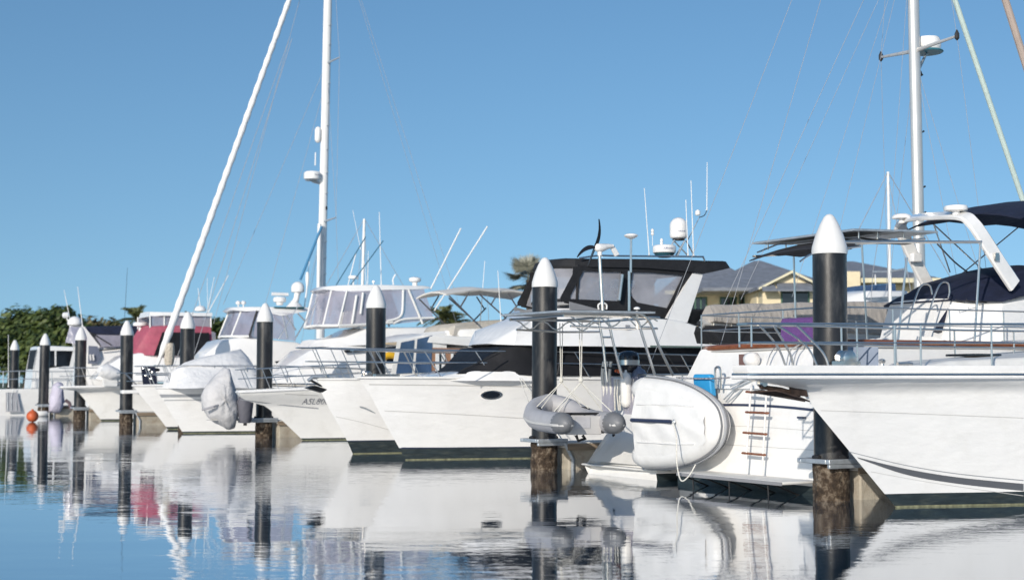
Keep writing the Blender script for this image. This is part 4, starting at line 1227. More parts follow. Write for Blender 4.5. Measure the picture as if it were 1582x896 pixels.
# outboard clamped on the pushpit
om = thing('outboard_motor', fr, 'black and silver outboard motor clamped on the cutter stern rail under the davit arch', 'outboard motor')
c = fr.qx(971, 560, 1.2)
cw = MB(); rings = []
for z, sx_, sy_ in ((-.20, .10, .10), (-.16, .16, .15), (-.02, .20, .17), (.12, .20, .17), (.20, .17, .14), (.235, .08, .07)):
    rings.append([(c.x + sx_ * math.copysign(abs(math.cos(a)) ** .6, math.cos(a)), c.y + sy_ * math.copysign(abs(math.sin(a)) ** .6, math.sin(a)), c.z + z) for a in [2 * PI * k / 20 for k in range(20)]])
cw.loft(rings).build('cowl', mat('black motor paint', (.012, .012, .015), .22, coat=.6), om, sharp=60)
rings = []
for z, e in ((-.05, .205), (.05, .208)):
    rings.append([(c.x + e * math.copysign(abs(math.cos(a)) ** .6, math.cos(a)), c.y + e * .87 * math.copysign(abs(math.sin(a)) ** .6, math.sin(a)), c.z + z) for a in [2 * PI * k / 20 for k in range(20)]])
MB().loft(rings, cap=False).build('silver_band', steel, om)
MB().box(c.x - .06, c.x + .06, c.y - .05, c.y + .05, c.z - .75, c.z - .2).box(c.x - .12, c.x + .1, c.y - .02, c.y + .02, c.z - .8, c.z - .74).build('shaft', mat('black motor paint', (.012, .012, .015), .22), om, bevel=.01)
MB().box(c.x - .1, c.x + .02, c.y - .09, c.y + .09, c.z - .42, c.z - .2).build('clamp', galv, om, bevel=.01)
MB().tube([c + Vector((-.1, .1, -.12)), c + Vector((-.42, .35, -.1))], .02, 8).build('tiller', rubber, om)
gb_ = place(MB().lathe([(.06, -.17), (.15, -.14), (.16, -.06), (.16, .06), (.12, .15), (.05, .19), (.04, .23)], fr.qx(987, 583, 1.35), 20).build('gas_bottle', mat('blue grey bottle', (.12, .15, .22), .35), sharp=50), fr)
tag(gb_, 'blue gas bottle standing under the black outboard motor', 'gas bottle')
tag(place(MB().lathe([(.02, -.05), (.055, -.03), (.06, .02), (.03, .06)], fr.qx(957, 573, 1.1), 10).tube([fr.qx(957, 573, 1.1) + Vector((-.1, 0, .0)), fr.qx(957, 573, 1.1) + Vector((.12, 0, .05))], .03, 8).build('safety_light', orange), fr), 'small orange safety light on the cutter pushpit', 'safety light')

# ---------------------------------------------------------------- grey inflatable on the davits, stern towards the camera
GD = Frame(1.20, 27.05, 15)
t = thing('inflatable_dinghy', GD, 'grey inflatable dinghy hanging level from the davits in front of a black pile', 'dinghy')
rr = .205; hwd = .50; zc0 = 1.05
path = []
for s in (-1, 1):
    pass
L_ = [(-hwd, -.75, 0), (-hwd, -.3, 0), (-hwd - .02, .6, .02), (-hwd + .02, 1.15, .10), (-.30, 1.55, .24), (0, 1.70, .32)]
left = smooth(L_, 6)
full = left + [Vector((-p.x, p.y, p.z)) for p in reversed(left[:-1])]
tb = MB().tube([(p.x, p.y, zc0 + p.z) for p in full], rr, 18).build('buoyancy_tube', hypg, t, sharp=60)
for s in (-1, 1):
    MB().lathe([(rr * 1.003, 0), (rr * 1.003, -.06), (rr * .96, -.18), (rr * .72, -.33), (rr * .3, -.42), (.004, -.44)], (s * hwd, -.70, zc0), 20, axis='y').build('end_cone', hypd, tb, sharp=60)
    # rubbing strake
    st_ = [(p.x * 1.0 + (-1 if s < 0 else 1) * 0, p.y, p.z) for p in left]
    mbq = MB(); pts = []
    for i, p in enumerate(left):
        tn = (left[min(i + 1, len(left) - 1)] - left[max(i - 1, 0)]).normalized()
        nv = Vector((-tn.y, tn.x, 0)).normalized() * rr
        if nv.x > 0 and i < 12: nv = -nv
        pts.append(Vector(((p.x + nv.x) * (1 if s < 0 else -1), p.y + nv.y, zc0 + p.z - .03)))
    sg = 1 if s > 0 else -1; k_ = -1 if pts[0].x < 0 else 1
    pts = [Vector((k_ * (hwd + rr * math.cos(a) * 1.0), -.75 - .36 * math.sin(a), pts[0].z)) for a in (2.4, 2.0, 1.57, 1.2, .8, .4)] + pts
    MB().tube(pts, .026, 8, flat=.6).build('rubbing_strake', mat('pale strake', (.55, .54, .52), .6), tb)
MB().box(-hwd + rr * .75, hwd - rr * .75, -.52, -.47, zc0 - .22, zc0 + .13).build('transom', mat('grey board', (.47, .46, .45), .55, var=.08), t, bevel=.01)
MB().box(-.17, .12, -.535, -.522, zc0 - .1, zc0 + .11).build('motor_pad', hypg, t)
MB().slab([(-hwd + .1, -.5, zc0 - .20), (hwd - .1, -.5, zc0 - .20), (.42, .8, zc0 - .16), (0, 1.5, zc0 + .08), (-.42, .8, zc0 - .16)], (0, 0, .03)).build('floor', mat('black floor', (.02, .02, .022), .6), t)
MB().box(-hwd + .08, hwd - .08, .18, .42, zc0 + .10, zc0 + .13).build('thwart', mat('grey board', (.47, .46, .45), .55), t)
MB().tube([(-hwd + .05, -.2, zc0 + .16), (hwd - .05, -.2, zc0 + .16)], .025, 8).build('oar', rubber, t)
for s in (-1, 1):
    MB().tube(smooth([(s * hwd, .6, zc0 + rr * .98), (s * (hwd - .02), .72, zc0 + rr + .05), (s * (hwd - .03), .9, zc0 + rr + .05), (s * (hwd - .05), 1.0, zc0 + rr * .98 + .06)], 5), .016, 8).build('grab_handle', rubber, tb)
    MB().tube([(s * (hwd - .05), -.5, zc0 + .06), (s * (hwd - .2), -.49, zc0 + .12)], .02, 6).build('transom_bracket', rubber, t)
MB().tube([(-.08, -.3, zc0 - .24), (-.05, -.34, zc0 - .34), (.1, -.3, zc0 - .3), (.05, -.28, zc0 - .24)], .03, 8).build('drain_wheel', rubber, t)
# marks on the port tube
def ontube(y0, dz0):
    def fn(u, v):
        a = v / rr + dz0
        return Vector((-hwd - .012 - (rr + .004) * math.cos(a) + .0, y0 - u, zc0 + .012 + (rr + .004) * math.sin(a)))
    return fn
lettering('ZED', .11, lambda u, v: ontube(-.30 + .05, .1)(-u + .25 - .25, v), txtg, tb) if False else None
# sling and falls
for y, zt_, lb in ((-.35, zfr - .02, 'white davit rope fall and sling at the stern end of the grey inflatable'), (.9, zfr - .02, 'white davit rope fall and sling at the bow end of the grey inflatable')):
    fl = MB()
    k = Vector((0, y, zc0 + .75))
    for s in (-1, 1):
        fl.tube([k, (s * (hwd - .02), y + .15, zc0 + rr + (.0 if y < 0 else .05))], .010, 6)
        fl.tube([k, (s * (hwd + .02), y - .25, zc0 + rr + .0)], .010, 6)
    for dx in (-.03, .03): fl.tube([k + Vector((dx * .3, 0, 0)), (dx, y, zt_)], .009, 6)
    fl.lathe([(.01, -.07), (.045, -.03), (.045, .03), (.01, .07)], k + Vector((0, 0, .05)), 8)
    tag(place(fl.build('davit_tackle', rope), GD), lb, 'rope tackle')

# ---------------------------------------------------------------- white inflatable stood on its side on the swim platform
P = LY.world(-.42, .9)
WD = Frame(P.x, P.y, ANG)
t = thing('inflatable_dinghy', WD, 'white inflatable dinghy stood on its side, bottom outwards, on the transom ladder yacht swim platform', 'dinghy')
rr = .23; zl = .25 + rr; zh = 1.80 - rr + .08; zm = (zl + zh) / 2; hh = (zh - zl) / 2
yst, ybow = 1.40, -.78
L_ = [(yst, hh + .02), (1.0, hh + .0), (.5, hh * .92), (.05, hh * .77), (-.35, hh * .54), (-.62, hh * .27), (ybow + rr * .4, 0)]
up = smooth([Vector((0, y, h)) for y, h in L_], 6)
full = [Vector((.05, p.y, zm + p.z)) for p in up] + [Vector((.05, p.y, zm - p.z)) for p in reversed(up[:-1])]
tb = MB().tube(full, rr, 18).build('buoyancy_tube', hypw, t, sharp=60)
for s in (-1, 1):
    MB().lathe([(rr * 1.002, -.02), (rr * .96, .12), (rr * .75, .27), (rr * .3, .36), (.004, .38)], (.05, yst, zm + s * (hh + .02)), 20, axis='y').build('end_cone', hypw, tb, sharp=60)
n = len(full)
for off, rad, m_ in ((0, .026, mat('grey strake', (.36, .37, .39), .5)), (.075, .014, hypd), (-.075, .016, hypd)):
    pts = []
    for i, p in enumerate(full):
        tn = (full[min(i + 1, n - 1)] - full[max(i - 1, 0)]).normalized()
        nv = Vector((0, tn.z, -tn.y)); c = Vector((0, 0, zm))
        if nv.dot(p - c) < 0: nv = -nv
        e = math.sqrt(max(0, rr * rr - off * off))
        pts.append(p + nv * (e + .006) + Vector((off, 0, 0)))
    MB().tube(pts, rad, 8).build('rubbing_strake', m_, tb)
# V bottom bulging outwards
rings = []
m_ = 22
for i in range(m_ + 1):
    y = lerp(yst + .05, ybow + .12, i / m_)
    hw_ = interp([(-.75, .12), (-.58, .28), (-.3, hh * .58), (.05, hh * .80), (.5, hh * .95), (1.0, hh * 1.03), (2, hh * 1.04)], y) + .05
    dp = interp([(-.9, .02), (-.5, .07), (.0, .10), (2, .10)], y)
    row = []
    for j in range(13):
        s = -1 + 2 * j / 12
        row.append((.05 - rr * .93 - dp * (1 - abs(s) ** 1.5) - .02 * math.sin(i * .8 + j * 1.1) * (1 - abs(s)), y, zm + s * hw_))
    rings.append(row)
bt = MB().loft(rings, cap=False, closed=False).build('bottom', hypw, t, sharp=70)
def bx_(y, dz):
    hw_ = interp([(-.75, .12), (-.58, .28), (-.3, hh * .58), (.05, hh * .80), (.5, hh * .95), (1.0, hh * 1.03), (2, hh * 1.04)], y) + .05
    dp = interp([(-.9, .02), (-.5, .07), (.0, .10), (2, .10)], y); s = dz / hw_
    return .05 - rr * .93 - dp * (1 - abs(s) ** 1.5)
k1 = [Vector((bx_(y, .05) - .03, y, zm + .05)) for y in (1.42, 1.1, .7, .4, .2)]
MB().tube(k1, .036, 8, flat=1.0).build('keel_guard', stripeb, t)
for dz in (.34, -.34):
    MB().tube([Vector((bx_(y, dz) - .006, y, zm + dz * interp([(-1, .8), (0, 1), (2, 1)], y))) for y in (1.35, .9, .5, .1, -.35)], .016, 6).build('floor_seam', hypw, bt)
MB().lathe([(.03, -.02), (.045, 0), (.03, .02)], (bx_(0.1, .05) - .03, 0.1, zm + .05), 10, axis='x').build('tow_ring', galv, t)
q = WD.q(1109, 669, -1.25); MB().box(-.03, .12, ybow + .02 - .045, ybow + .02 - .03, zm - .02, zm + .13).build('bow_patch', stripeb, tb)
rp = Vector((bx_(.1, .05) - .05, .1, zm + .05))
pn_ = place(MB().tube(smooth([rp, rp + Vector((-.06, -.18, -.25)), rp + Vector((-.1, -.25, -.7)), rp + Vector((-.16, -.45, -.98)), rp + Vector((-.12, -.62, -.9)), rp + Vector((-.05, -.72, -.7))], 8), .012, 6).build('painter_rope', rope), WD)
tag(pn_, 'white painter rope dangling from the upended white dinghy', 'rope')

# small things on the stern rails in between
o = MB(); p = LY.qx(1070, 576, -.16); q = LY.qx(1096, 576, -.16); c = LY.qx(1099, 612, -.16); d_ = LY.qx(1073, 616, -.16)
o = place(MB().slab([p + Vector((0, -.03, -.02)), q + Vector((0, .03, -.02)), q + Vector((0, 0, -.06)), c, d_, p + Vector((0, 0, -.06))], (.12, 0, 0)).build('blue_bag', bluep, bevel=.03), LY)
tag(o, 'bright blue vinyl bag on the stern rail behind the upended white dinghy', 'bag')
a = LY.qx(1045, 583, -.22); b = LY.qx(1128, 583, -.2)
o = place(rope_line([a, b], .014, .02).build('mooring_rope', mat('striped rope', (.30, .30, .32), .9, var=.8, scale=22)), LY)
tag(o, 'dark flecked rope stretched in front of the blue bag', 'rope')
o = MB()
for (p0, p1) in (((1128, 597), (1165, 580)), ((1132, 601), (1170, 584)), ((1118, 617), (1152, 585)), ((1124, 622), (1160, 590))):
    o.tube([LY.qx(p0[0], p0[1], -.05), LY.qx(p1[0], p1[1], .1)], .014, 6)
o = place(o.build('bathing_ladder_rail', galv), LY)
tag(o, 'grey folded rail tubes at the white stern quarter left of the teak rung ladder', 'rail')
o = place(MB().tube(smooth([LY.qx(1106, 600, -.1), LY.qx(1105, 572, -.1), LY.qx(1109, 567, -.1), LY.qx(1113, 572, -.1), LY.qx(1113, 600, -.1)], 5), .022, 8).build('stern_cleat_hoop', steel), LY)
tag(o, 'small stainless hoop beside the blue bag', 'hoop')

# ---------------------------------------------------------------- flybridge motor yacht
fr = MY = frame_at(626.5, 710.5)
t = thing('motor_yacht', fr, 'long white motor yacht with black canopied flybridge and oval porthole', 'motor boat', 'boats in the berths')
sl = stemline(fr, [(617, 692.5), (592, 648), (573, 612), (559, 590), (551, 582)]) + [(0, 0)]
zsh = 1.92
H = Hull(fr, sl, [(-2, zsh + .01), (3, zsh), (12, zsh - .12)], 13.2, 1.95, [(0, 0), (.05, .16), (.12, .36), (.22, .6), (.35, .82), (.5, .97), (.7, 1), (1, .96)],
         [(0, 0), (.05, .08), (.12, .22), (.25, .52), (.4, .8), (.6, .98), (.75, 1), (1, .96)], .265, wlf=.87)
H.build(t, gel, nu=48, nv=18, zline=.285)
H.rub(t, gel2, dz=-.02, r=.03)
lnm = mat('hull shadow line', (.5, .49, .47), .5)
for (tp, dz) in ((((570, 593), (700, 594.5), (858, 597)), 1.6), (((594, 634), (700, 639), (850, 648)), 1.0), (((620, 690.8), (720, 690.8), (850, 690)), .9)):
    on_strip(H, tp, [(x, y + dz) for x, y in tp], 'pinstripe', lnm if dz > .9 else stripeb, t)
# oval porthole
c = H.on(759, 610, .0); 
def oval(rx, rz, off):
    out = []
    for k in range(28):
        a = 2 * PI * k / 28; x = c.x + rx * math.cos(a); z = c.z + rz * math.sin(a)
        out.append(Vector((x, -H.hb(x, z) - off, z)))
    return out
O1, O2 = oval(.245, .105, .016), oval(.205, .078, .014)
mb = MB(); mb.add(O1 + oval(.245, .105, -.01) + O2 + oval(.2, .075, .004), [(i, (i + 1) % 28, 56 + (i + 1) % 28, 56 + i) for i in range(28)] + [(i, 28 + i, 28 + (i + 1) % 28, (i + 1) % 28) for i in range(28)] + [(56 + i, 56 + (i + 1) % 28, 84 + (i + 1) % 28, 84 + i) for i in range(28)])
pf_ = mb.build('porthole', steel, t)
MB().add(oval(.202, .076, .006), [tuple(range(28))]).build('pane', glass_d, pf_)
H.bow_rail(t, -1.0, 8.0, .60, .60, [.05, .16, .28, .40, .53, .68, .84], lean=.42, over=.35, inset=.1, r=.016)
MB().box(-.8, -.2, -.09, .09, 1.94, 1.99).lathe([(.05, -.06), (.07, -.03), (.04, 0), (.07, .03), (.05, .06)], (-.95, 0, 1.99), 12, axis='y').build('anchor_roller', steel, t)
# low foredeck moulding and black windscreen band
body('foredeck_moulding', gel, [st(fr, (668, 586), (672, 583), .5, .45), st(fr, (700, 588), (712, 575), .8, .7), st(fr, (730, 588), (735, 573), 1.1, 1.0), st(fr, (780, 588), (785, 573), 1.35, 1.3), st(fr, (1122, 592), (1122, 577), 1.62, 1.6)], t, r=.05)
cab = body('cabin_glazing', mesh_b, [st(fr, (706, 577), (714, 573), .7, .6), st(fr, (735, 578), (744, 556), 1.0, .85), st(fr, (775, 579), (775, 536), 1.25, 1.1), st(fr, (830, 580), (830, 531), 1.42, 1.3), st(fr, (960, 581), (960, 531), 1.5, 1.4), st(fr, (1117, 581), (1096, 536), 1.55, 1.45)], t, r=.05, camber=.01)
for (a, b) in (((772, 545), (712, 573)), ((990, 560), (1003, 578)), ((1023, 537), (1050, 577)), ((868, 540), (862, 579))):
    p = fr.q(a[0], a[1], -1.50); q = fr.q(b[0], b[1], -1.54)
    MB().tube([p, q], .02, 6, flat=.5).build('glazing_bar', rubber, cab)
body('aft_side', gel, [st(fr, (1098, 582), (1090, 536), 1.50, 1.40), st(fr, (1127, 582), (1127, 537), 1.5, 1.4), st(fr, (1200, 582), (1200, 537), 1.5, 1.4)], t, r=.04)
MB().slab([fr.q(1099, 541, -1.56), fr.q(1121, 541, -1.56), fr.q(1121, 556, -1.56), fr.q(1108, 556, -1.56)], (0, .02, 0)).build('side_window', mat('tan glass', (.25, .22, .17), .15), t)
# flybridge moulding: brow, sides and arch legs
fb = body('flybridge', gel, [st(fr, (753, 531), (756, 527.5), .35, .3), st(fr, (768, 532), (775, 520), .75, .7), st(fr, (795, 533), (800, 506), 1.2, 1.1), st(fr, (821, 533.5), (823, 490), 1.45, .7), st(fr, (845, 534.5), (850, 476), 1.55, .95), st(fr, (885, 534.5), (888, 476), 1.64, 1.25), st(fr, (930, 535), (930, 484), 1.68, 1.4), st(fr, (1030, 537), (1028, 491), 1.68, 1.42), st(fr, (1060, 537), (1057, 496), 1.68, 1.45), st(fr, (1100, 537), (1098, 510), 1.66, 1.5), st(fr, (1138, 537), (1137, 523), 1.62, 1.55)], t, r=.09, camber=.02)
on_y = -1.70
MB().slab([fr.q(1005, 533.5, on_y), fr.q(1121, 535, on_y), fr.q(1121, 537.5, on_y), fr.q(1005, 536, on_y)], (0, .02, 0)).build('gutter_line', mat('green grey trim', (.12, .17, .15), .4), fb)
MB().slab([fr.q(966, 502, -1.58), fr.q(973, 502, -1.58), fr.q(973, 508, -1.58), fr.q(966, 508, -1.58)], (0, -.02, 0)).build('vent', stripeg, fb)
panel(fr, [(880, 466), (930, 479), (930, 487), (880, 478)], 1.36, 'coaming_screen', mat('grey screen', (.25, .25, .26), .4), fb, th=.02, off=.0)
panel(fr, [(930, 479), (1031, 492), (1027, 499), (930, 487)], 1.40, 'coaming_glass', glass_d, fb, th=.02)
panel(fr, [(1071, 420), (1086, 424), (1062, 498), (1028, 494)], [1.06, 1.06, 1.3, 1.3], 'arch_leg', gel, fb, th=.07)
# canvas top
top_st = []
for (b, tt, w) in (((846, 409), (850, 403), .2), ((857, 410), (861, 401), .48), ((870, 411), (872, 400), .75), ((888, 412), (889, 399), 1.0), ((915, 412.5), (916, 399.5), 1.1), ((1000, 414), (1000, 400), 1.12), ((1060, 419), (1060, 401), 1.12), ((1088, 423), (1088, 402.5), 1.12), ((1118, 416.5), (1118, 403), 1.1), ((1128, 414), (1122, 403.5), 1.05)):
    top_st.append(st(fr, b, tt, w, w * .96))
cn = body('canopy', blackf, top_st, t, r=.06, camber=.05)
# front of the enclosure and the two sides
W1 = 1.02
encl = panel(fr, [(893, 412), (1071, 420), (1031, 490), (930, 480), (879, 466)], [W1 * .97] * 2 + [W1 + .02] * 3, 'clear_enclosure', smokev, t, th=.006)
cur = [(894, 1.02), (881, .85), (869, .66), (858, .45), (850, .2)]
f0 = [fr.q(px, 412, -w_) for px, w_ in cur]; f1 = [fr.q(px - 3, 464, -w_ * 1.02) for px, w_ in cur]
f0 += [Vector((p.x, -p.y, p.z)) for p in reversed(f0)]; f1 += [Vector((p.x, -p.y, p.z)) for p in reversed(f1)]
mb = MB(); k = len(f0); mb.add(f0 + f1, [(i, i + 1, k + i + 1, k + i) for i in range(k - 1)]); mb.build('front_screen', smokev, encl)
MB().tube(f1, .04, 8).build('screen_sill', blackf, encl)
MB().tube(f0, .05, 8).build('screen_head', blackf, encl)
for i in (0, 4, 5, 9):
    MB().tube([f0[i], f1[i]], .035, 8).build('screen_post', blackf, encl)
def strip(pts, w, name='enclosure_band', off=.008):
    return panel(fr, pts, w, name, blackf, encl, th=.022, off=off)
W2 = W1 + .03
strip([(893, 410), (1074, 418), (1070, 427), (1010, 421), (930, 419.5), (893, 418)], W2)
strip([(886, 412), (900, 412), (900, 421), (882, 456), (880, 467), (866, 466), (866, 460), (885, 424)], W2 + .003)
strip([(961, 419), (977, 420), (974, 448), (976, 458), (985, 468), (985, 473), (955, 466), (957, 450)], W2 + .003)
strip([(872, 461.5), (955, 465), (986, 467.5), (1031, 476), (1028, 491), (930, 479.5), (872, 468)], W2 + .006)
strip([(1057, 423), (1074, 420), (1032, 491), (1024, 489), (1034, 470)], W2 + .009)
for y in (-.2, .9):
    p = fr.q(898, 462, y); q = fr.q(935, 420, y)
MB().tube([fr.q(899, 460, -.9), fr.q(934, 421, -.9)], .02, 8).build('inner_brace', mastw, encl)
MB().tube([fr.q(956, 464, -1.2), fr.q(961, 424, -1.2)], .045, 8).build('inner_post', steel, encl)
body('helm_console', gel2, [st(fr, (880, 470), (884, 445), .6, .5), st(fr, (905, 470), (905, 446), .7, .6)], t, r=.05)
body('helm_seat', gel2, [st(fr, (990, 478), (992, 446), .6, .5), st(fr, (1010, 478), (1012, 440), .7, .6)], t, r=.05)
panel(fr, [(1064, 478), (1098, 478), (1088, 503), (1053, 496)], 1.2, 'aft_dodger', blackf, t, th=.05)
body('dodger_top', blackf, [st(fr, (1062, 500), (1066, 478), 1.2), st(fr, (1088, 503), (1098, 477), 1.2)], t, r=.05)
# rails, radar, dome, aerials on the canopy
rl = MB()
for s in (-1, 1):
    rl.tube(smooth([fr.q(895, 399, s * 1.1), fr.q(925, 395, s * 1.1), fr.q(960, 395.5, s * 1.1), fr.q(1075, 396.5, s * 1.1), fr.q(1086, 398, s * 1.1), fr.q(1089, 404, s * 1.1)], 5), .022, 8)
for px in (930, 1000, 1078): rl.tube([fr.q(px, 396, -1.1), fr.q(px, 396, 1.1)], .018, 8)
rl.build('canopy_rail', steel, cn)
rd, p, h = radar(fr, t, 1026.5, 392, 379, .305)
MB().lathe([(.15, -.10), (.22, -.06), (.27, 0)], p, 24).build('radar_base', mat('teal grey base', (.04, .14, .19), .4), rd)
def cyl(c_, R_, a0, z0):
    return lambda u, v: Vector((c_.x + R_ * math.sin(a0 + u / R_), c_.y - R_ * math.cos(a0 + u / R_), z0 + v))
lettering('FURUNO', .075, cyl(p, .309, -.75, p.z + h * .42), txtb, rd)
dm = dome(fr, t, 1048.5, 369, 336, .235)
p = fr.q(1048.5, 369, 0)
lettering('FURUNO', .055, cyl(p, .240, -.75, p.z + .16), txtb, dm)
MB().lathe([(.16, -.04), (.16, 0)], p, 20).build('dome_plate', rubber, dm)
for (a, b, y) in (((1040, 371), (1063, 395), .1), ((1058, 372), (1044, 395), .1), ((1058, 372), (1047, 395), -.2), ((1060, 372), (1072, 394), .2), ((1042, 371), (1036, 381), -.1), ((1062, 372), (1080, 337), .0)):
    MB().tube([fr.q(a[0], a[1], y), fr.q(b[0], b[1], y)], .022 if a[0] < 1061 else .014, 6).build('dome_strut', galv, dm)
antenna(fr, t, (995.5, 291), (1003, 396), .3, .014); antenna(fr, t, (1059.5, 309), (1063, 396), -.6, .016); antenna(fr, t, (1067.5, 279), (1071.5, 396), -.5, .016)
an = antenna(fr, t, (1092.5, 251), (1092, 325), .1, .014)
MB().tube(smooth([fr.q(1092, 325, .1), fr.q(1088, 333, .1), fr.q(1080, 336, .1)], 5), .012, 6).build('antenna_arm', rubber, an)
p = fr.q(1078, 329, .1); MB().lathe([(.05, -.07), (.07, -.05), (.07, .04), (.03, .08)], p, 12).build('camera_head', gel, an)
for px, pt, pb in ((1008, 355, 380), (1022, 370, 380)):
    p = fr.q(px, pb, .2); q = fr.q(px, pt, .2)
    MB().tube([p, q], .008, 6).lathe([(.025, -.15), (.04, -.13), (.04, -.08), (.025, -.07), (.04, -.05), (.04, 0), (.01, .03)], q, 10).build('gps_aerial', gel, t)

# ---------------------------------------------------------------- bow just behind it
fr = frame_at(545, 701)
t = thing('motor_boat', fr, 'white bow with shaded flare, anchor roller and tall rails, left of the oval porthole yacht', 'motor boat', 'boats in the berths')
sl = stemline(fr, [(538, 685), (525, 662), (507, 632), (496, 610), (491, 594), (490, 590)]) + [(0, 0)]
H = Hull(fr, sl, [(-2, 1.90), (3, 1.93), (11, 1.8)], 10.5, 1.45, [(0, 0), (.05, .2), (.12, .42), (.22, .66), (.35, .86), (.5, .98), (.7, 1), (1, .96)],
         [(0, 0), (.05, .05), (.12, .16), (.25, .42), (.4, .75), (.6, .98), (.75, 1), (1, .96)], .30, wlf=.85, pw=1.5)
H.build(t, gel, nu=40, nv=18, zline=.32)
H.rub(t, gel2, dz=-.03, r=.03)
on_strip(H, [(519, 643), (560, 652), (600, 663)], [(519, 643.8), (560, 652.8), (600, 663.8)], 'pinstripe', lnm, t)
on_strip(H, [(555, 627), (566, 630), (579, 637)], [(557, 630), (566, 633), (580, 639)], 'maker_mark', galv, t)
H.bow_rail(t, -.95, 6.5, .75, .62, [.05, .12, .2, .3, .42, .56, .72, .88], lean=.38, over=.55, inset=.08, r=.015)
a = fr.q(489, 589, 0)
MB().tube([(a.x + .5, 0, 1.93), (a.x - .1, 0, 1.93), (a.x - .22, 0, 1.84)], .05, 8).build('anchor_roller', galv, t)
MB().slab([(a.x - .28, -.16, 1.66), (a.x - .1, -.17, 1.72), (a.x + .35, -.04, 1.6), (a.x + .2, 0, 1.54)], (0, .3, 0)).tube([(a.x + .3, 0, 1.62), (a.x - .15, 0, 1.85)], .03, 8).build('anchor', mat('black anchor', (.02, .02, .022), .5), t)
body('foredeck_hump', gel, [(1.2, 1.88, 1.5, 1.95, .5, .4), (2.5, 1.88, 2.6, 2.08, .9, .8), (6, 1.85, 6, 2.05, 1.1, 1.0)], t, r=.06)
MB().lathe([(.07, 0), (.09, .05), (.05, .1), (.09, .14), (.08, .18), (.01, .2)], (.3, .0, 1.9), 12).build('windlass', steel, t)

# mooring lines
F2 = PF[1]
def line(a, b, lab, sag=.12, r=.012, m=rope):
    o = MB(); n = 14; A_ = Vector(a); B_ = Vector(b)
    o.tube([A_.lerp(B_, k / n) - Vector((0, 0, sag * 4 * (k / n) * (1 - k / n))) for k in range(n + 1)], r, 6)
    tag(o.build('mooring_line', m), lab, 'rope', 'mooring lines')
def W3(f, v): return f.world(v.x, v.y, v.z)
c1 = MY.q(803, 584, -1.5)
line(W3(MY, c1), F2.world(.2, .36, .66), 'white mooring line from the oval porthole yacht to the pile guide under the grey dinghy', .05)
line(W3(MY, MY.q(806, 584, -1.5)), F2.world(.62, .3, .6), 'second white mooring line beside it, ending behind the grey dinghy', .02)
# ---------------------------------------------------------------- cruiser showing its registration between two piles
fr = frame_at(468, 680)
t = thing('motor_cruiser', fr, 'low white cruiser with registration ASL800 on the bow and a beige bimini', 'motor boat', 'boats in the berths')
sl = stemline(fr, [(440, 655), (418, 636), (406, 628)]) + [(0, 0)]
x_ = fr.q(367, 612, 0).x
sl += [(fr.q(388, 624, 0).x, fr.q(388, 624, 0).z), (x_ + .1, fr.q(370, 616, 0).z), (x_, fr.q(367, 609, 0).z)]
zsh = fr.q(367, 605, 0).z; sl += [(x_, zsh)]
H = Hull(fr, sl, [(-3, zsh), (0, zsh + .14), (3, zsh + .28), (11, zsh + .3)], 11, 1.75, [(0, 0), (.05, .14), (.12, .30), (.22, .54), (.35, .8), (.5, .96), (.7, 1), (1, .96)],
         [(0, 0), (.05, .06), (.12, .2), (.25, .5), (.4, .8), (.6, .98), (.75, 1), (1, .96)], .06, tip=.12, wlf=.85, pw=1.4)
H.build(t, gel2, nu=44, nv=18)
H.rub(t, gel, dz=-.05, r=.04)
on_strip(H, [(372, 616.5), (430, 624), (492, 630)], [(372, 617.8), (430, 625.6), (492, 631.8)], 'pinstripe', stripeg, t)
on_strip(H, [(440, 608), (492, 610.5)], [(440, 609), (492, 611.5)], 'pinstripe', lnm, t)
c = H.on(465.5, 624.5, 0)
def regtext(u, v):
    x = c.x + u * .97; z = c.z + v
    return Vector((x, -H.hb(x, z) - .012, z))
lettering('ASL800', .265, regtext, txtg, t)
H.bow_rail(t, x_ + .15, 7.0, .62, .66, [.02, .1, .19, .3, .44, .6, .78], lean=.3, over=.2, inset=.08, r=.016)
body('cabin', gel2, [(2.6, 1.5, 3.4, 1.85, .9, .7), (3.4, 1.5, 4.2, 2.9, 1.3, 1.0), (5, 1.5, 5.2, 3.0, 1.45, 1.25), (9.5, 1.5, 9.5, 3.0, 1.5, 1.3)], t, r=.08)
# blue windows at the front, curtained windows aft
WY = -1.52
def pane(pts, name, m, par, y=WY, th=.02):
    return MB().slab([fr.q(px, py, y) for px, py in pts], (0, th, 0)).build(name, m, par)
wf_ = pane([(614, 527), (690, 514), (690, 577), (604, 579)], 'side_windows', gel2, t, WY + .03)
pane([(620, 529), (640, 525), (636, 576), (612, 577)], 'pane', glass_b, wf_); pane([(645, 524), (668, 518), (666, 575), (641, 576)], 'pane', glass_b, wf_)
cw_ = pane([(667, 537), (776, 540), (776, 573), (667, 573)], 'curtained_windows', curtain, t, WY + .02)
for a, b in ((673, 678.5), (682.5, 687.5), (697, 700.5), (736, 738)): pane([(a, 546), (b, 546), (b, 573), (a, 573)], 'mullion', gel, cw_, WY - .01)
for a, b in ((701, 736), (738.5, 752), (674, 682)): pane([(a, 547), (b, 547), (b, 573), (a, 573)], 'pane', glass_d, cw_, WY - .002)
body('cabin_roof', gel2, [st(fr, (618, 528), (632, 521), 1.0), st(fr, (650, 528), (656, 516), 1.5), st(fr, (700, 532), (702, 519), 1.6), st(fr, (768, 538), (768, 522), 1.6), st(fr, (850, 540), (850, 522), 1.6)], t, r=.08)
body('fly_coaming', gel2, [st(fr, (680, 522), (690, 510), .9), st(fr, (720, 524), (722, 508), 1.2), st(fr, (850, 526), (850, 504), 1.25)], t, r=.07)
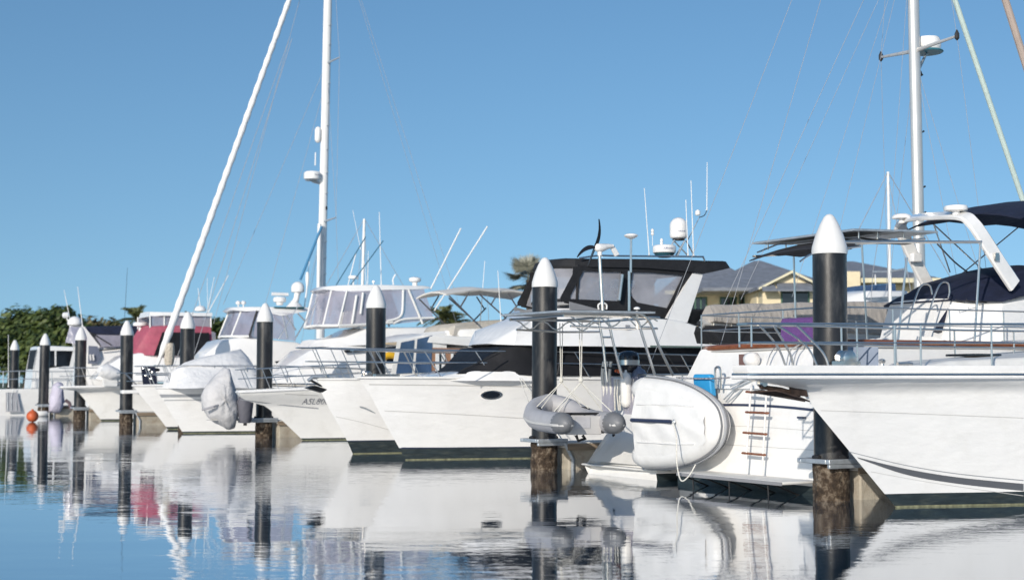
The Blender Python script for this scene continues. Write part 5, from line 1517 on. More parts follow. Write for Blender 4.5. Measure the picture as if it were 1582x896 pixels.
body('fly_cover', beige, [st(fr, (686, 513), (690, 506), .8), st(fr, (700, 518), (704, 502), 1.1), st(fr, (752, 520), (756, 496), 1.2, .7), st(fr, (800, 518), (804, 493), 1.2, .6), st(fr, (850, 520), (850, 500), 1.2, .8)], t, r=.08, camber=.05)
rings = []
x0 = fr.q(689, 450, -1.1).x; x1 = fr.q(840, 452, -1.1).x; zt_ = fr.q(760, 445, -1.0).z
for k in range(13):
    u = k / 12; z = zt_ + .06 - .20 * max(0, 1 - u * 3.2) ** 1.6 - .12 * max(0, u * 3 - 2) ** 2 + .02 * math.cos(u * PI * 6)
    rings.append([(lerp(x0, x1, u), s * 1.15, z - .14 * s * s) for s in (-1, -.8, -.5, 0, .5, .8, 1)] + [(lerp(x0, x1, u), s * 1.12, z - .14 * s * s - .05) for s in (1, .8, .5, 0, -.5, -.8, -1)])
MB().loft(rings).build('bimini', creamc, t, sharp=60)
bars(fr, [[(694, 457), (738, 501)], [(741, 455), (792, 501)], [(725, 451), (712, 473)], [(785, 453), (797, 472)], [(800, 471), (776, 496)], [(768, 455), (759, 470)]], 1.12, .026, 'bimini_strut', mat('dark grey tube', (.14, .14, .15), .4, .5), t)
antenna(fr, t, (749, 403), (742, 497), .6, .016); antenna(fr, t, (769, 418), (775, 512), -1.2, .018)
antenna(fr, t, (753, 452), (755, 496), .3, .01)

# ---------------------------------------------------------------- hardtop flybridge boat with a striped bow
fr = frame_at(283, 669.5)
t = thing('flybridge_cruiser', fr, 'white hardtop flybridge fishing cruiser with clear enclosure, outriggers and grey striped bow', 'motor boat', 'boats in the berths')
sl = stemline(fr, [(268, 645), (252, 618), (243, 603), (241, 598)]) + [(0, 0)]
zsh = fr.q(242, 598, 0).z
H = Hull(fr, sl, [(-2, zsh), (3, zsh + .02), (8, zsh - .1), (15, zsh - .25)], 14.5, 2.2, DECK, WL, .07, wlf=.88, pw=1.4)
H.build(t, gel, nu=40, nv=16)
H.rub(t, gel, dz=-.03, r=.035)
on_strip(H, [(246, 609), (270, 609), (316, 608.5)], [(249, 614), (270, 613.6), (316, 613)], 'stripe', stripeg, t)
on_strip(H, [(253, 617.5), (270, 617.5), (316, 617)], [(253.6, 619), (270, 618.8), (316, 618.2)], 'pinstripe', stripeg, t)
H.bow_rail(t, -.9, 7.5, .75, .72, [.04, .12, .22, .34, .48, .64, .82], lean=.35, over=.15, inset=.1, r=.018)
# white tarpaulin over the foredeck
rings = []
pk = [(265, 572, 588), (285, 560, 590), (310, 553, 591), (340, 545, 591), (372, 539, 588), (384, 553, 587), (392, 566, 586)]
for px, yt, yb in pk:
    p = fr.q(px, yt, 0); zb_ = zsh - .02; w_ = min(1.5, .35 + .9 * (p.x + 1.4))
    w_ = max(.3, min(1.5, w_))
    rings.append([(p.x + .05 * math.sin(s * 9), s * w_, zb_ + (p.z - zb_) * (1 - abs(s) ** 1.25) + .03 * math.sin(s * 7 + p.x * 3)) for s in [-1 + k / 7 for k in range(15)]])
rings = [[Vector((rings[0][j][0] - .1, rings[0][j][1], zsh - .04)) for j in range(15)]] + rings + [[Vector((rings[-1][j][0] + .35, rings[-1][j][1], zsh - .02)) for j in range(15)]]
MB().loft(rings, cap=False, closed=False).build('foredeck_tarpaulin', whitec, t, sharp=70)
# cabin and flybridge
body('cabin', gel, [st(fr, (408, 592), (430, 572), .7, .5), st(fr, (450, 592), (480, 541), 1.5, 1.1), st(fr, (520, 592), (535, 530), 1.85, 1.5), st(fr, (690, 592), (690, 530), 1.95, 1.6), st(fr, (760, 592), (760, 540), 1.9, 1.6)], t, r=.12)
MB().slab([fr.q(531, 541, -1.72), fr.q(620, 534, -1.72), fr.q(620, 538, -1.72), fr.q(534, 545, -1.72)], (0, .05, 0)).build('side_window', glass_d, t)
fb = body('flybridge', gel, [st(fr, (484, 536), (488, 525), .9, .7), st(fr, (520, 535), (535, 520), 1.4, 1.2), st(fr, (560, 533), (568, 507), 1.65, 1.45), st(fr, (664, 530), (660, 505), 1.7, 1.5), st(fr, (694, 528), (686, 517), 1.65, 1.5)], t, r=.12)
ht = body('hardtop', gel, [st(fr, (500, 447), (503, 442.5), .7, .6), st(fr, (520, 449), (522, 441), 1.15, 1.05), st(fr, (546, 452), (548, 440), 1.4, 1.3), st(fr, (590, 448), (590, 440), 1.5, 1.42), st(fr, (656, 446.5), (656, 441.5), 1.5, 1.42), st(fr, (665, 445.5), (664, 443), 1.4, 1.3)], t, r=.05, camber=.03)
en = panel(fr, [(536, 450), (655, 447), (671, 494), (607, 501), (528, 503)], 1.48, 'clear_enclosure', clear, t, th=.008)
cur = [(536, 1.48), (522, 1.25), (512, .95), (505, .5), (502, 0)]
f0 = [fr.q(px, 449 - (4 if i > 2 else 0), -w_) for i, (px, w_) in enumerate(cur)]; f1 = [fr.q(px - 13, 503, -w_) for px, w_ in cur]
f0 += [Vector((p.x, -p.y, p.z)) for p in reversed(f0[:-1])]; f1 += [Vector((p.x, -p.y, p.z)) for p in reversed(f1[:-1])]
k = len(f0); MB().add(f0 + f1, [(i, i + 1, k + i + 1, k + i) for i in range(k - 1)]).build('front_screen', clear, en)
MB().tube(f1, .05, 8).build('screen_sill', mastw, en)
for i in (0, 2, 6, 8): MB().tube([f0[i], f1[i]], .035, 8).build('screen_post', mastw, en)
bars(fr, [[(551, 456), (544, 500)], [(561, 452), (557, 485)], [(623, 448), (622, 478), (619, 488), (611, 493), (598, 496)], [(631, 447), (653, 500)], [(608, 500), (625, 493), (671, 491)], [(524, 503), (565, 501), (607, 498)]], 1.52, .045, 'enclosure_frame', mastw, en)
body('helm_console', gel2, [st(fr, (545, 505), (548, 480), .7, .6), st(fr, (572, 505), (570, 478), .8, .7)], fb, r=.06)
bars(fr, [[(456, 522), (484, 475), (487, 464)]], .9, .02, 'fly_rail', steel, fb)
bars(fr, [[(665, 447), (712, 353)], [(671, 480), (753, 350)]], 1.3, .03, 'outrigger', mastw, t, both=False)
bars(fr, [[(541, 441), (592, 372)], [(519, 441), (565, 366)]], .9, .022, 'fishing_rod', mat('blue rod', (.06, .16, .24), .4), t, both=False)
antenna(fr, t, (586, 328), (589, 440), .2, .02); antenna(fr, t, (545, 325), (557, 385), 1.2, .012); antenna(fr, t, (569, 388), (568, 440), .8, .014); antenna(fr, t, (563, 404), (566, 440), .3, .012)
p = fr.q(641, 441, -.4)
MB().lathe([(.10, -.02), (.10, .12), (.2, .14), (.24, .2), (.23, .28), (.12, .32), (.01, .325)], p, 18).build('satellite_dome', gel, ht, sharp=50)
rd, p, h = radar(fr, ht, 546, 431, 426, .20, .4); MB().tube([p + Vector((0, 0, -.28)), p], .03, 6).tube([p + Vector((-.2, .1, -.32)), p + Vector((.1, 0, 1.0))], .02, 6).build('radar_post', mastw, rd)
p = fr.q(577, 440, 0); MB().lathe([(.02, 0), (.02, .07), (.06, .09), (.05, .15), (.01, .17)], p, 10).build('anchor_light', gel, ht)
MB().tube(smooth([fr.q(608, 440, 0), fr.q(607, 432, 0), fr.q(611, 424, 0)], 3), .03, 6).build('horn', gel, ht)
# yellow horseshoe float
yb = MB(); p = fr.q(604, 554, -1.85)
yb.tube(smooth([p + Vector((-.28, 0, .05)), p + Vector((-.1, 0, .12)), p + Vector((.15, 0, .1)), p + Vector((.3, 0, .0))], 4), .12, 10)
o = place(yb.build('horseshoe_float', yellow), fr); tag(o, 'yellow float on the rail just right of the third white-coned pile', 'float')
body('bait_locker', blackf, [st(fr, (598, 560), (598, 550), 1.75), st(fr, (618, 560), (618, 549), 1.75)], t, r=.05)

# ---------------------------------------------------------------- grey shrouded dinghy upright on the pontoon end, with a small covered motor
F4 = PF[3]
DN = Frame(F4.world(-.62, -.05).x, F4.world(-.62, -.05).y, ANG + 0)
out = [(312, 612), (318, 595), (330, 583), (345, 568), (352, 567), (362, 600), (367, 640), (362, 660), (350, 663), (335, 655), (322, 645), (314, 632)]
cx_ = sum(p[0] for p in out) / 12; 
O_ = [DN.q(px, py, 0) for px, py in out]
cz = sum(p.z for p in O_) / 12; cxl = sum(p.x for p in O_) / 12
rings = []
for i, (yo, sc) in enumerate(((-.62, .02), (-.60, .45), (-.5, .72), (-.3, .93), (-.05, 1.0), (.2, .95), (.4, .75), (.5, .4), (.52, .02))):
    row = []
    for j in range(36):
        u = j / 36 * 12; k = int(u); q = O_[k].lerp(O_[(k + 1) % 12], u - k)
        f = sc * (1 + .035 * math.sin(j * .9 + i * 1.6) * (1 if 0 < i < 8 else 0))
        row.append((cxl + (q.x - cxl) * f, yo + .03 * math.sin(j * .7 + i * 2.2), cz + (q.z - cz) * f))
    rings.append(row)
t = thing('covered_dinghy', DN, 'grey shrouded dinghy standing upright on the pontoon in front of the striped bow', 'dinghy')
cvd = MB().loft(rings).build('cover', greyc, t, sharp=70)
MB().tube([DN.q(312, 633, -.45), DN.q(330, 628, -.66), DN.q(350, 622, -.5)], .035, 6, flat=.5).build('strap', mat('grey strap', (.3, .3, .32), .7), t)
MB().box(cxl - .35, cxl + .35, -.3, .3, .58, cz - .62).build('chock', pdeck, t)
DM = Frame(F4.world(-.50, -.62).x, F4.world(-.50, -.62).y, ANG)
t = thing('covered_outboard', DM, 'small outboard motor under a dark grey cover between the shrouded dinghy and its pile', 'outboard motor')
c = DM.q(379, 633, 0); rings = []
for z, r1 in ((-.42, .16), (-.3, .2), (0, .24), (.25, .26), (.42, .22), (.5, .1)):
    rings.append([(c.x + r1 * math.cos(2 * PI * k / 16) * (1 + .06 * math.sin(k * 2.3 + z * 7)), r1 * .9 * math.sin(2 * PI * k / 16), c.z + z) for k in range(16)])
MB().loft(rings).build('cover', mat('dark grey cover', (.10, .10, .12), .7, bump=.03, bscale=6), t, sharp=70)
MB().tube([(c.x, 0, c.z - .5), (c.x, 0, c.z - .3)], .06, 8).build('shaft', rubber, t)
MB().tube([DM.q(376, 622, -.1), DM.q(396, 614, -.1), DM.q(401, 620, -.1)], .03, 6).build('tiller', rubber, t)

# ---------------------------------------------------------------- cruiser with tinted wraparound windscreen, domes on its hardtop
fr = Frame(-13.2, 54.8, ANG)
t = thing('flybridge_cruiser', fr, 'white cruiser with lilac tinted wraparound windscreen and satellite dome on its hardtop', 'motor boat', 'boats in the berths')
H = Hull(fr, [(0, 0), (-.4, .5), (-1.0, 1.2), (-1.4, 1.7)], [(-2, 1.7), (3, 1.75), (12, 1.5)], 12, 1.95, DECK, WL, .1, wlf=.88)
H.build(t, gel, nu=30, nv=12); H.rub(t, gel, r=.04)
H.bow_rail(t, -1.2, 6.5, .7, .7, [.05, .15, .28, .42, .6, .8], lean=.3, over=.1, r=.018)
body('cabin', gel, [st(fr, (305, 585), (318, 546), .9, .7), st(fr, (330, 590), (345, 526), 1.4, 1.1), st(fr, (365, 592), (372, 521), 1.7, 1.35), st(fr, (460, 592), (457, 528), 1.75, 1.5), st(fr, (530, 592), (520, 550), 1.75, 1.5)], t, r=.12)
MB().slab([fr.q(425, 558, -1.68), fr.q(475, 553, -1.68), fr.q(475, 556, -1.68), fr.q(428, 562, -1.68)], (0, .05, 0)).build('side_window', glass_d, t)
en = panel(fr, [(396, 481), (424, 483), (452, 484), (457, 527), (392, 520)], 1.42, 'side_curtain', clear, t, th=.01)
cur = [(397, 1.42), (384, 1.15), (373, .8), (365, .4), (362, 0)]
f0 = [fr.q(px, 480, -w_) for px, w_ in cur]; f1 = [fr.q(px - 12 - 7 * i / 4, 519.5, -w_) for i, (px, w_) in enumerate(cur)]
f0 += [Vector((p.x, -p.y, p.z)) for p in reversed(f0[:-1])]; f1 += [Vector((p.x, -p.y, p.z)) for p in reversed(f1[:-1])]
k = len(f0); ws = MB().add(f0 + f1, [(i, i + 1, k + i + 1, k + i) for i in range(k - 1)]).build('windscreen', lilacv, t)
MB().tube(f1, .045, 8).build('screen_sill', mastw, ws)
for i, m_ in ((0, rubber), (2, mastw), (6, mastw), (8, rubber)): MB().tube([f0[i], f1[i]], .04, 8).build('screen_post', m_, ws)
ht = body('hardtop', gel, [st(fr, (358, 479), (361, 474.5), .6, .5), st(fr, (380, 481), (382, 474), 1.2, 1.1), st(fr, (404, 480), (404, 474), 1.4, 1.3), st(fr, (434, 488), (434, 474), 1.45, 1.35), st(fr, (460, 483.5), (460, 474), 1.4, 1.3), st(fr, (486, 478.5), (485, 475), 1.2, 1.1)], t, r=.05)
body('hardtop_recess', mat('dark teal trim', (.02, .08, .09), .4), [st(fr, (424, 475.5), (424, 474), 1.42), st(fr, (470, 477), (470, 474.2), 1.41)], ht, r=.01)
bars(fr, [[(442, 487), (457, 510)], [(436, 486), (444, 522)], [(460, 484), (478, 503)]], 1.4, .035, 'hardtop_leg', galv, t)
dm = dome(fr, ht, 460, 452, 435, .27, 0)
MB().tube(smooth([fr.q(452, 470, 0), fr.q(457, 464, 0), fr.q(459, 455, 0), fr.q(460, 451, 0)], 4), [.13] * 5 + [.12] * 4 + [.14] * 4, 12).build('dome_neck', gel, dm)
MB().lathe([(.45, -.2), (.36, -.12), (.2, .05)], fr.q(455, 470, 0), 20).build('dome_foot', gel, dm)
rd, p, h = radar(fr, ht, 432, 467, 459, .26, .2)
MB().tube([fr.q(420, 454, .2), fr.q(445, 455, .2)], .07, 10).build('scanner_bar', gel, rd)
MB().lathe([(.12, -.12), (.16, 0)], p, 14).build('radar_foot', gel, rd)
for px, pt in ((368, 468), (376, 467)):
    q = fr.q(px, 474, -.3); MB().lathe([(.03, 0), (.03, .08), (.09, .1), (.11, .17), (.06, .23), (.01, .24)], q, 12).build('searchlight', gel, ht)
antenna(fr, t, (478, 404), (470, 475), .5, .02)
MB().tube([fr.q(464, 432, .3), fr.q(497, 350, .3)], .055, 8).build('outrigger_pole', mat('blue sock', (.05, .20, .36), .6), t)
p = fr.q(474, 447, -.4); MB().tube(smooth([p + Vector((-.05, 0, -.35)), p, p + Vector((.02, 0, .3)), p + Vector((.02, 0, .7))], 4), [.03, .03, .03, .03, .03, .03, .05, .06, .07, .08, .08, .07, .04], 8).build('tv_aerial', gel, ht)

# ---------------------------------------------------------------- sailing yacht with furled white genoa
fr = frame_at(260, 658.5)
t = thing('sailing_yacht', fr, 'sailing yacht with flat bow platform, tall white mast and spiral wrapped white genoa', 'sailing boat', 'boats in the berths')
sl = stemline(fr, [(245, 640), (230, 622), (219, 609)]) + [(0, 0)]
zsh = fr.q(216, 604, 0).z
x_ = fr.q(187, 605, 0).x
H = Hull(fr, sl + [(sl[2][0], zsh)], [(-3, zsh), (4, zsh + .02), (15, zsh - .15)], 15, 2.1, [(0, 0), (.1, .25), (.25, .6), (.45, .92), (.6, 1), (.8, .95), (1, .75)], [(0, 0), (.1, .16), (.25, .5), (.45, .85), (.6, 1), (.8, .92), (1, .6)], .09, wlf=.85)
H.build(t, gel, nu=36, nv=12)
H.rub(t, stripeb, dz=-.05, r=.03)
MB().slab([(x_, -.16, zsh + .04), (x_ + .05, -.22, zsh + .04), (sl[2][0] + .6, -.42, zsh + .06), (sl[2][0] + .6, .42, zsh + .06), (x_ + .05, .22, zsh + .04), (x_, .16, zsh + .04)], (0, 0, -.14)).build('bow_platform', gel, t, bevel=.02)
H.bow_rail(t, -1.2, 12, .72, .7, [.02, .1, .2, .32, .46, .6, .75, .9], lean=.12, over=.9, r=.018)
body('coachroof', gel, [(3, zsh - .05, 3.6, zsh + .3, .8, .6), (5, zsh - .05, 5, zsh + .6, 1.2, 1.0), (11, zsh - .05, 11, zsh + .75, 1.3, 1.1)], t, r=.1)
fb0 = fr.q(242, 567, 0); fb1 = fr.q(447, 0, 0); dd = (fb1 - fb0).normalized()
mpb = fr.q(496, 470, 0); mpt = fr.q(506.5, 0, 0); mdir = (mpt - mpb).normalized()
def om2(z): return mpb + mdir * ((z - mpb.z) / mdir.z)
zt2 = 23.0; topm = om2(zt2)
mast = MB().tube([om2(1.6), om2(10), om2(18), om2(zt2)], [.19, .19, .19, .15], 16, flat=.8).build('mast', mastw, t)
n = 150; pts = []; rs = []
end = fb0 + dd * ((topm.z - .6 - fb0.z) / dd.z)
for k in range(n + 1):
    u = k / n; pts.append(fb0.lerp(end, u)); rs.append((.155 - .05 * u + .014 * math.sin(k * 1.35)) * (min(1, .3 + u * 14)))
gen = MB().tube(pts, rs, 12).build('furled_genoa', sailw, t, sharp=60)
MB().lathe([(.05, 0), (.13, .02), (.13, .1), (.05, .14)], fb0 + Vector((0, 0, -.18)), 14).build('furling_drum', rubber, gen)
pl = MB(); a = fr.q(491.5, 472, -.35); b = fr.q(493.5, 346, -.3)
pl.tube([a, b], .085, 12); pl.build('spinnaker_pole', mastw, t)
for py, ln in ((343, .9), (98, .9)):
    c = om2(fr.q(500, py, 0).z); nm = MB().tube([c + Vector((0, -.2, 0)), c + Vector((.25, -ln, .12))], [.05, .03], 8).build('spreader', galv, mast)
    MB().tube([c + Vector((0, .2, 0)), c + Vector((.25, ln, .12))], [.05, .03], 8).build('spreader', galv, mast)
for py in (40, 70, 130, 160, 195, 232, 268, 300, 375, 400, 425):
    c = om2(fr.q(500, py, 0).z); MB().tube([c + Vector((.02, -.165, -.02)), c + Vector((.16, -.14, .05))], .02, 6).build('mast_step', galv, mast)
c = fr.q(482.5, 272, 0)
rd = MB().lathe([(.22, -.18), (.36, -.15), (.38, -.05), (.37, .12), (.31, .18), (.1, .2), (.01, .205)], c, 22).build('radar', gel, mast, sharp=50)
lettering('Raymarine', .11, cyl(c, .382, -.1, c.z - .02), txtg, rd)
MB().tube([c + Vector((0, 0, -.25)), om2(c.z - .35)], .045, 8).tube([c + Vector((-.3, 0, -.22)), c + Vector((.6, 0, -.22))], .03, 6).build('radar_bracket', galv, rd)
a = fr.q(491, 221, 0); b = fr.q(491.5, 196, 0)
MB().tube([a, a.lerp(b, .08), a.lerp(b, .2), a.lerp(b, .8), a.lerp(b, .92), b], [.04, .11, .145, .145, .11, .04], 14).build('radar_reflector', gel, mast, sharp=60)
MB().tube([fr.q(487, 256, 0), fr.q(487.5, 236, 0)], .03, 8).build('whip_aerial', gel, mast)
MB().box(om2(9.5).x + .05, om2(9.5).x + .12, -.2, -.15, 9.3, 9.45).build('cleat', rubber, mast)
sh = om2(fr.q(500, 98, 0).z); s2 = om2(fr.q(500, 343, 0).z)
def st2(a, b, r=.008, name='stay'): MB().tube([a, b], r, 5).build(name, wire, mast)
for s in (-1, 1):
    tp1 = sh + Vector((.25, .9 * s, .12)); tp2 = s2 + Vector((.25, .9 * s, .12)); cp = Vector((mpb.x + .3, 1.75 * s, zsh))
    st2(topm, tp1); st2(tp1, tp2); st2(tp2, cp); st2(sh, tp2); st2(s2, cp + Vector((-.9, 0, 0)))
st2(topm, Vector((14.5, .5, zsh))); st2(topm, Vector((14.5, -.5, zsh)))
st2(fr.q(451, 60, -.3), fr.q(296, 560, -.8), .012, 'genoa_sheet'); st2(fr.q(463, 0, .2), fr.q(330, 500, .3), .010, 'halyard'); st2(sh, fr.q(345, 470, .3), .009, 'halyard'); st2(fr.q(497, 150, 0), fr.q(410, 470, .5), .009, 'halyard')
st2(fr.q(447, 60, -.3), fr.q(262, 585, -.8), .012, 'genoa_sheet')
st2(s2, fr.q(470, 480, .8), .009, 'lazy_jack')
bm_ = MB().tube([om2(3.3), om2(3.3) + Vector((5.5, 0, .1))], .12, 10).build('boom', mastw, t)
MB().tube([om2(3.5) + Vector((.1, 0, 0)), om2(3.4) + Vector((2, 0, .12)), om2(3.3) + Vector((5.2, 0, .2))], [.25, .2, .1], 12).build('sail_cover', whitec, bm_)
# hanging sheet bundle, navy lee cloth at the bow
MB().tube(smooth([fr.q(264, 530, -.2), fr.q(262, 548, -.2), fr.q(261, 566, -.2)], 4), [.12, .16, .18, .2, .2, .22, .2, .18, .14], 10).build('sheet_bundle', mat('tan rope', (.45, .40, .33), .9, var=.3, scale=12), t)
panel(fr, [(218, 567), (240, 565), (243, 600), (222, 602)], .25, 'bow_cloth', navy, t, th=.03, both=False)
for px, py in ((222, 569), (231, 571), (226, 580), (234, 585), (236, 575)):
    p = fr.q(px, py, -.30); MB().lathe([(.02, -.03), (.06, 0), (.02, .03)], p, 10, axis='y').build('snap_fitting', steel, t)
MB().slab([(x_ + .6, -.1, zsh - .1), (x_ + .7, .1, zsh - .1), (x_ + 1.5, .05, zsh - .32), (x_ + 1.4, -.15, zsh - .3)], (0, 0, .06)).build('anchor', galv, t)

# ---------------------------------------------------------------- maroon canopied cruiser
fr = frame_at(157, 650)
t = thing('motor_cruiser', fr, 'white cruiser with maroon canopy, black mesh curtains and small hardtop wheelhouse', 'motor boat', 'boats in the berths')
sl = stemline(fr, [(143, 633), (128, 615), (118, 604)]) + [(0, 0)]
x_ = fr.q(92, 602, 0).x; zsh = fr.q(92, 598, 0).z
sl += [(x_ + .15, fr.q(94, 603.5, 0).z), (x_, fr.q(92, 601, 0).z), (x_, zsh)]
H = Hull(fr, sl, [(-4, zsh), (2, zsh + .1), (12, zsh)], 11.5, 1.95, DECK, WL, .08, tip=.25, wlf=.85, pw=1.5)
H.build(t, gel2, nu=36, nv=14); H.rub(t, gel, r=.05)
H.bow_rail(t, x_ + .1, 7, .85, .8, [.03, .12, .22, .34, .48, .64, .82], lean=.35, over=.1, r=.02)
MB().tube([(x_ + .9, .0, zsh + .02), (x_ + 2.0, -.1, zsh - .5)], .05, 6).lathe([(.06, -.1), (.1, -.05), (.1, .05), (.06, .1)], (x_ + 1.1, 0, zsh + .12), 12, axis='y').build('windlass', rubber, t)
body('cabin', gel, [st(fr, (148, 585), (160, 568), .7, .5), st(fr, (170, 588), (190, 550), 1.2, .9), st(fr, (205, 590), (215, 545), 1.6, 1.3), st(fr, (330, 590), (330, 545), 1.75, 1.5), st(fr, (400, 590), (400, 548), 1.7, 1.5)], t, r=.12)
can = body('canopy', maroon, [st(fr, (206, 548), (208, 543), 1.0, .95), st(fr, (218, 549), (222, 522), 1.25, 1.1), st(fr, (232, 549), (234, 504), 1.45, 1.2), st(fr, (252, 549), (256, 503), 1.55, 1.3), st(fr, (300, 549), (300, 503.5), 1.55, 1.3), st(fr, (329, 549), (326, 505), 1.5, 1.3)], t, r=.12, camber=.05)
panel(fr, [(251, 513), (300, 514), (323, 514), (326, 549), (300, 549.5), (238, 549)], [1.47, 1.47, 1.45, 1.58, 1.6, 1.58], 'mesh_curtain', mesh_b, can, th=.02)
panel(fr, [(283, 514), (285, 514), (285, 549), (283, 549)], [1.49, 1.49, 1.61, 1.61], 'curtain_seam', maroon, can, th=.02)
MB().slab([fr.q(324, 510, -1.3), fr.q(333, 514, -1.3), fr.q(335, 545, -1.5), fr.q(326, 548, -1.5)], (0, .03, 0)).build('side_curtain', clear, can)
wh = body('wheelhouse_top', gel, [st(fr, (231, 489), (232, 481.5), 1.0, .9), st(fr, (252, 487.5), (252, 482), 1.25, 1.15), st(fr, (328, 488.5), (328, 483), 1.25, 1.15)], t, r=.05)
panel(fr, [(233, 488), (253, 488), (253, 506), (231, 506)], 1.1, 'front_window', clear, wh, th=.02)
panel(fr, [(256, 488), (326, 489), (326, 506), (256, 505)], 1.12, 'side_window', clear, wh, th=.02)
for px in (232, 254, 290, 326): bars(fr, [[(px, 487), (px, 506)]], 1.13, .035, 'window_post', mastw, wh)
dm = dome(fr, t, 309.5, 481, 472, .28, 0)
rd, p, h = radar(fr, t, 217, 504, 498, .35, .6); MB().tube([p, p + Vector((0, 0, -.5))], .08, 8).build('radar_post', gel, rd)
antenna(fr, t, (306, 445), (309, 472), .4, .02); antenna(fr, t, (353, 425), (322, 482), -.6, .025); antenna(fr, t, (331, 428), (320, 482), .6, .02); antenna(fr, t, (320, 430), (321, 480), .0, .014)
rn = random.Random(3)
bc = MB(); rings = []
for k in range(9):
    u = k / 8; px = lerp(153, 187, u); p = fr.q(px, 560, -1.2); hgt = .42 * math.sin(PI * min(1, u * .8 + .15)); 
    rings.append([(p.x, -1.2 + .45 * math.cos(a) * (1 + .05 * math.sin(k * 2 + a * 3)), zsh + .75 + hgt * math.sin(a) * .9 + (-.18 * u)) for a in [2 * PI * j / 16 for j in range(16)]])
o = thing('covered_tender', fr, 'small white covered tender stowed on the foredeck of the maroon canopied cruiser', 'tender')
bc.loft(rings).build('cover', whitec, o, sharp=70)
MB().box(fr.q(160, 560, -1.2).x, fr.q(180, 560, -1.2).x, -1.4, -1.0, zsh + .05, zsh + .5).build('chock', deckm, o)

# ---------------------------------------------------------------- navy bimini cruiser, stern out
P = PF[6].world(.2, 3.4)
fr = Frame(P.x, P.y, ANG)
t = thing('motor_cruiser', fr, 'white cruiser with navy bimini, lilac curtains and white radome, behind a pile', 'motor boat', 'boats in the berths')
xs_ = fr.q(136, 600, -1.5).x; rings = []
for k in range(12):
    u = k / 11; w_ = 1.7 * (1 - max(0, (u - .5) / .5) ** 2.2) + .02; x = lerp(xs_, 10.5, u)
    rings.append([(x, -w_ * .9, -.3), (x, -w_ * .95, .08), (x, -w_, .8), (x + .1, -w_, 1.35 + .2 * u), (x + .1, w_, 1.35 + .2 * u), (x, w_, .8), (x, w_ * .95, .08), (x, w_ * .9, -.3)])
MB().loft(rings).build('hull', gel, t)
body('cabin', gel, [st(fr, (128, 600), (132, 545), 1.3, 1.1), st(fr, (150, 600), (152, 538), 1.45, 1.25), st(fr, (235, 600), (235, 536), 1.55, 1.35)], t, r=.1)
ws = MB().slab([fr.q(108, 504, -1.0), fr.q(125, 506, -1.2), fr.q(117, 531, -1.3), fr.q(101, 529, -1.0)], (0, .03, 0)).build('windscreen', lilacv, t)
MB().slab([fr.q(108, 504, 1.0), fr.q(125, 506, 1.2), fr.q(117, 531, 1.3), fr.q(101, 529, 1.0)], (0, -.03, 0)).build('windscreen', lilacv, t)
panel(fr, [(126, 503), (131, 505), (154, 535), (150, 545), (134, 545)], 1.42, 'arch_leg', gel, t, th=.1)
panel(fr, [(137, 534), (150, 535), (156, 552), (150, 562), (136, 562)], 1.46, 'side_panel', mat('slate blue panel', (.16, .18, .24), .4), t, th=.04)
for px in (139.5, 144): MB().slab([fr.q(px - 1.7, 548, -1.56), fr.q(px + .8, 547, -1.56), fr.q(px + 2, 556, -1.56), fr.q(px - .5, 557, -1.56)], (0, .02, 0)).build('vent', gel, t)
bm = body('bimini', navy, [st(fr, (131, 511), (133, 505), 1.25, 1.1), st(fr, (150, 516), (152, 504.5), 1.4, 1.2), st(fr, (190, 517), (190, 504), 1.4, 1.2), st(fr, (232, 516), (231, 504), 1.35, 1.2)], t, r=.08, camber=.05)
panel(fr, [(146, 517), (192, 518), (233, 517), (236, 534), (158, 536)], [1.38] * 3 + [1.45] * 2, 'side_curtain', clear, bm, th=.02)
bars(fr, [[(154, 541), (190, 538), (238, 533)], [(143, 515), (172, 533)]], 1.48, .03, 'side_rail', rubber, bm)
rd = dome(fr, t, 115.5, 503, 488.5, .36, 0); MB().tube([fr.q(108, 504, 0), fr.q(126, 504, 0)], .1, 8).build('radome_shelf', gel, rd)
antenna(fr, t, (99, 448), (108, 493), .4, .02); antenna(fr, t, (120, 443), (127.5, 504), -.4, .022)
p = fr.q(101, 487, 0); MB().lathe([(.05, -.15), (.14, -.1), (.16, .1), (.06, .16)], p, 12, axis='x').tube([p, fr.q(108, 502, 0)], .03, 6).build('searchlight', gel, t)
antenna(fr, t, (197, 414), (192, 500), 1.2, .012, m=rubber)

# ---------------------------------------------------------------- lilac bundle, orange buoy, fender
F8 = PF[7]
P = F8.world(.95, -.35); DN = Frame(P.x, P.y, ANG)
out = [(75, 636), (77, 610), (82, 594), (90, 589), (97, 592), (98, 612), (97, 630), (92, 638), (82, 638)]
O_ = [DN.q(px, py, 0) for px, py in out]; n_ = len(O_)
cz = sum(p.z for p in O_) / n_; cxl = sum(p.x for p in O_) / n_
t = thing('covered_dinghy', DN, 'pale lilac shrouded bundle standing on the pontoon right of the orange buoy', 'dinghy'); rings = []
for i, (yo, sc) in enumerate(((-.5, .02), (-.48, .5), (-.3, .88), (0, 1), (.25, .85), (.38, .4), (.4, .02))):
    rings.append([(cxl + (O_[j // 3].lerp(O_[(j // 3 + 1) % n_], (j % 3) / 3).x - cxl) * sc * (1 + .04 * math.sin(j * 2.1 + i)), yo, cz + (O_[j // 3].lerp(O_[(j // 3 + 1) % n_], (j % 3) / 3).z - cz) * sc) for j in range(27)])
MB().loft(rings).build('cover', lilac, t, sharp=70)
MB().slab([DN.q(92, 605, -.42), DN.q(98, 603, -.42), DN.q(100, 622, -.42), DN.q(93, 626, -.42)], (0, .3, 0)).build('cover_patch', mat('navy cloth', (.05, .06, .13), .8), t)
MB().tube([DN.q(101, 618, -.3), DN.q(107, 622, -.3), DN.q(110, 632, -.3)], .09, 8).build('outboard_leg', mat('brown grey leg', (.16, .11, .12), .6), t)
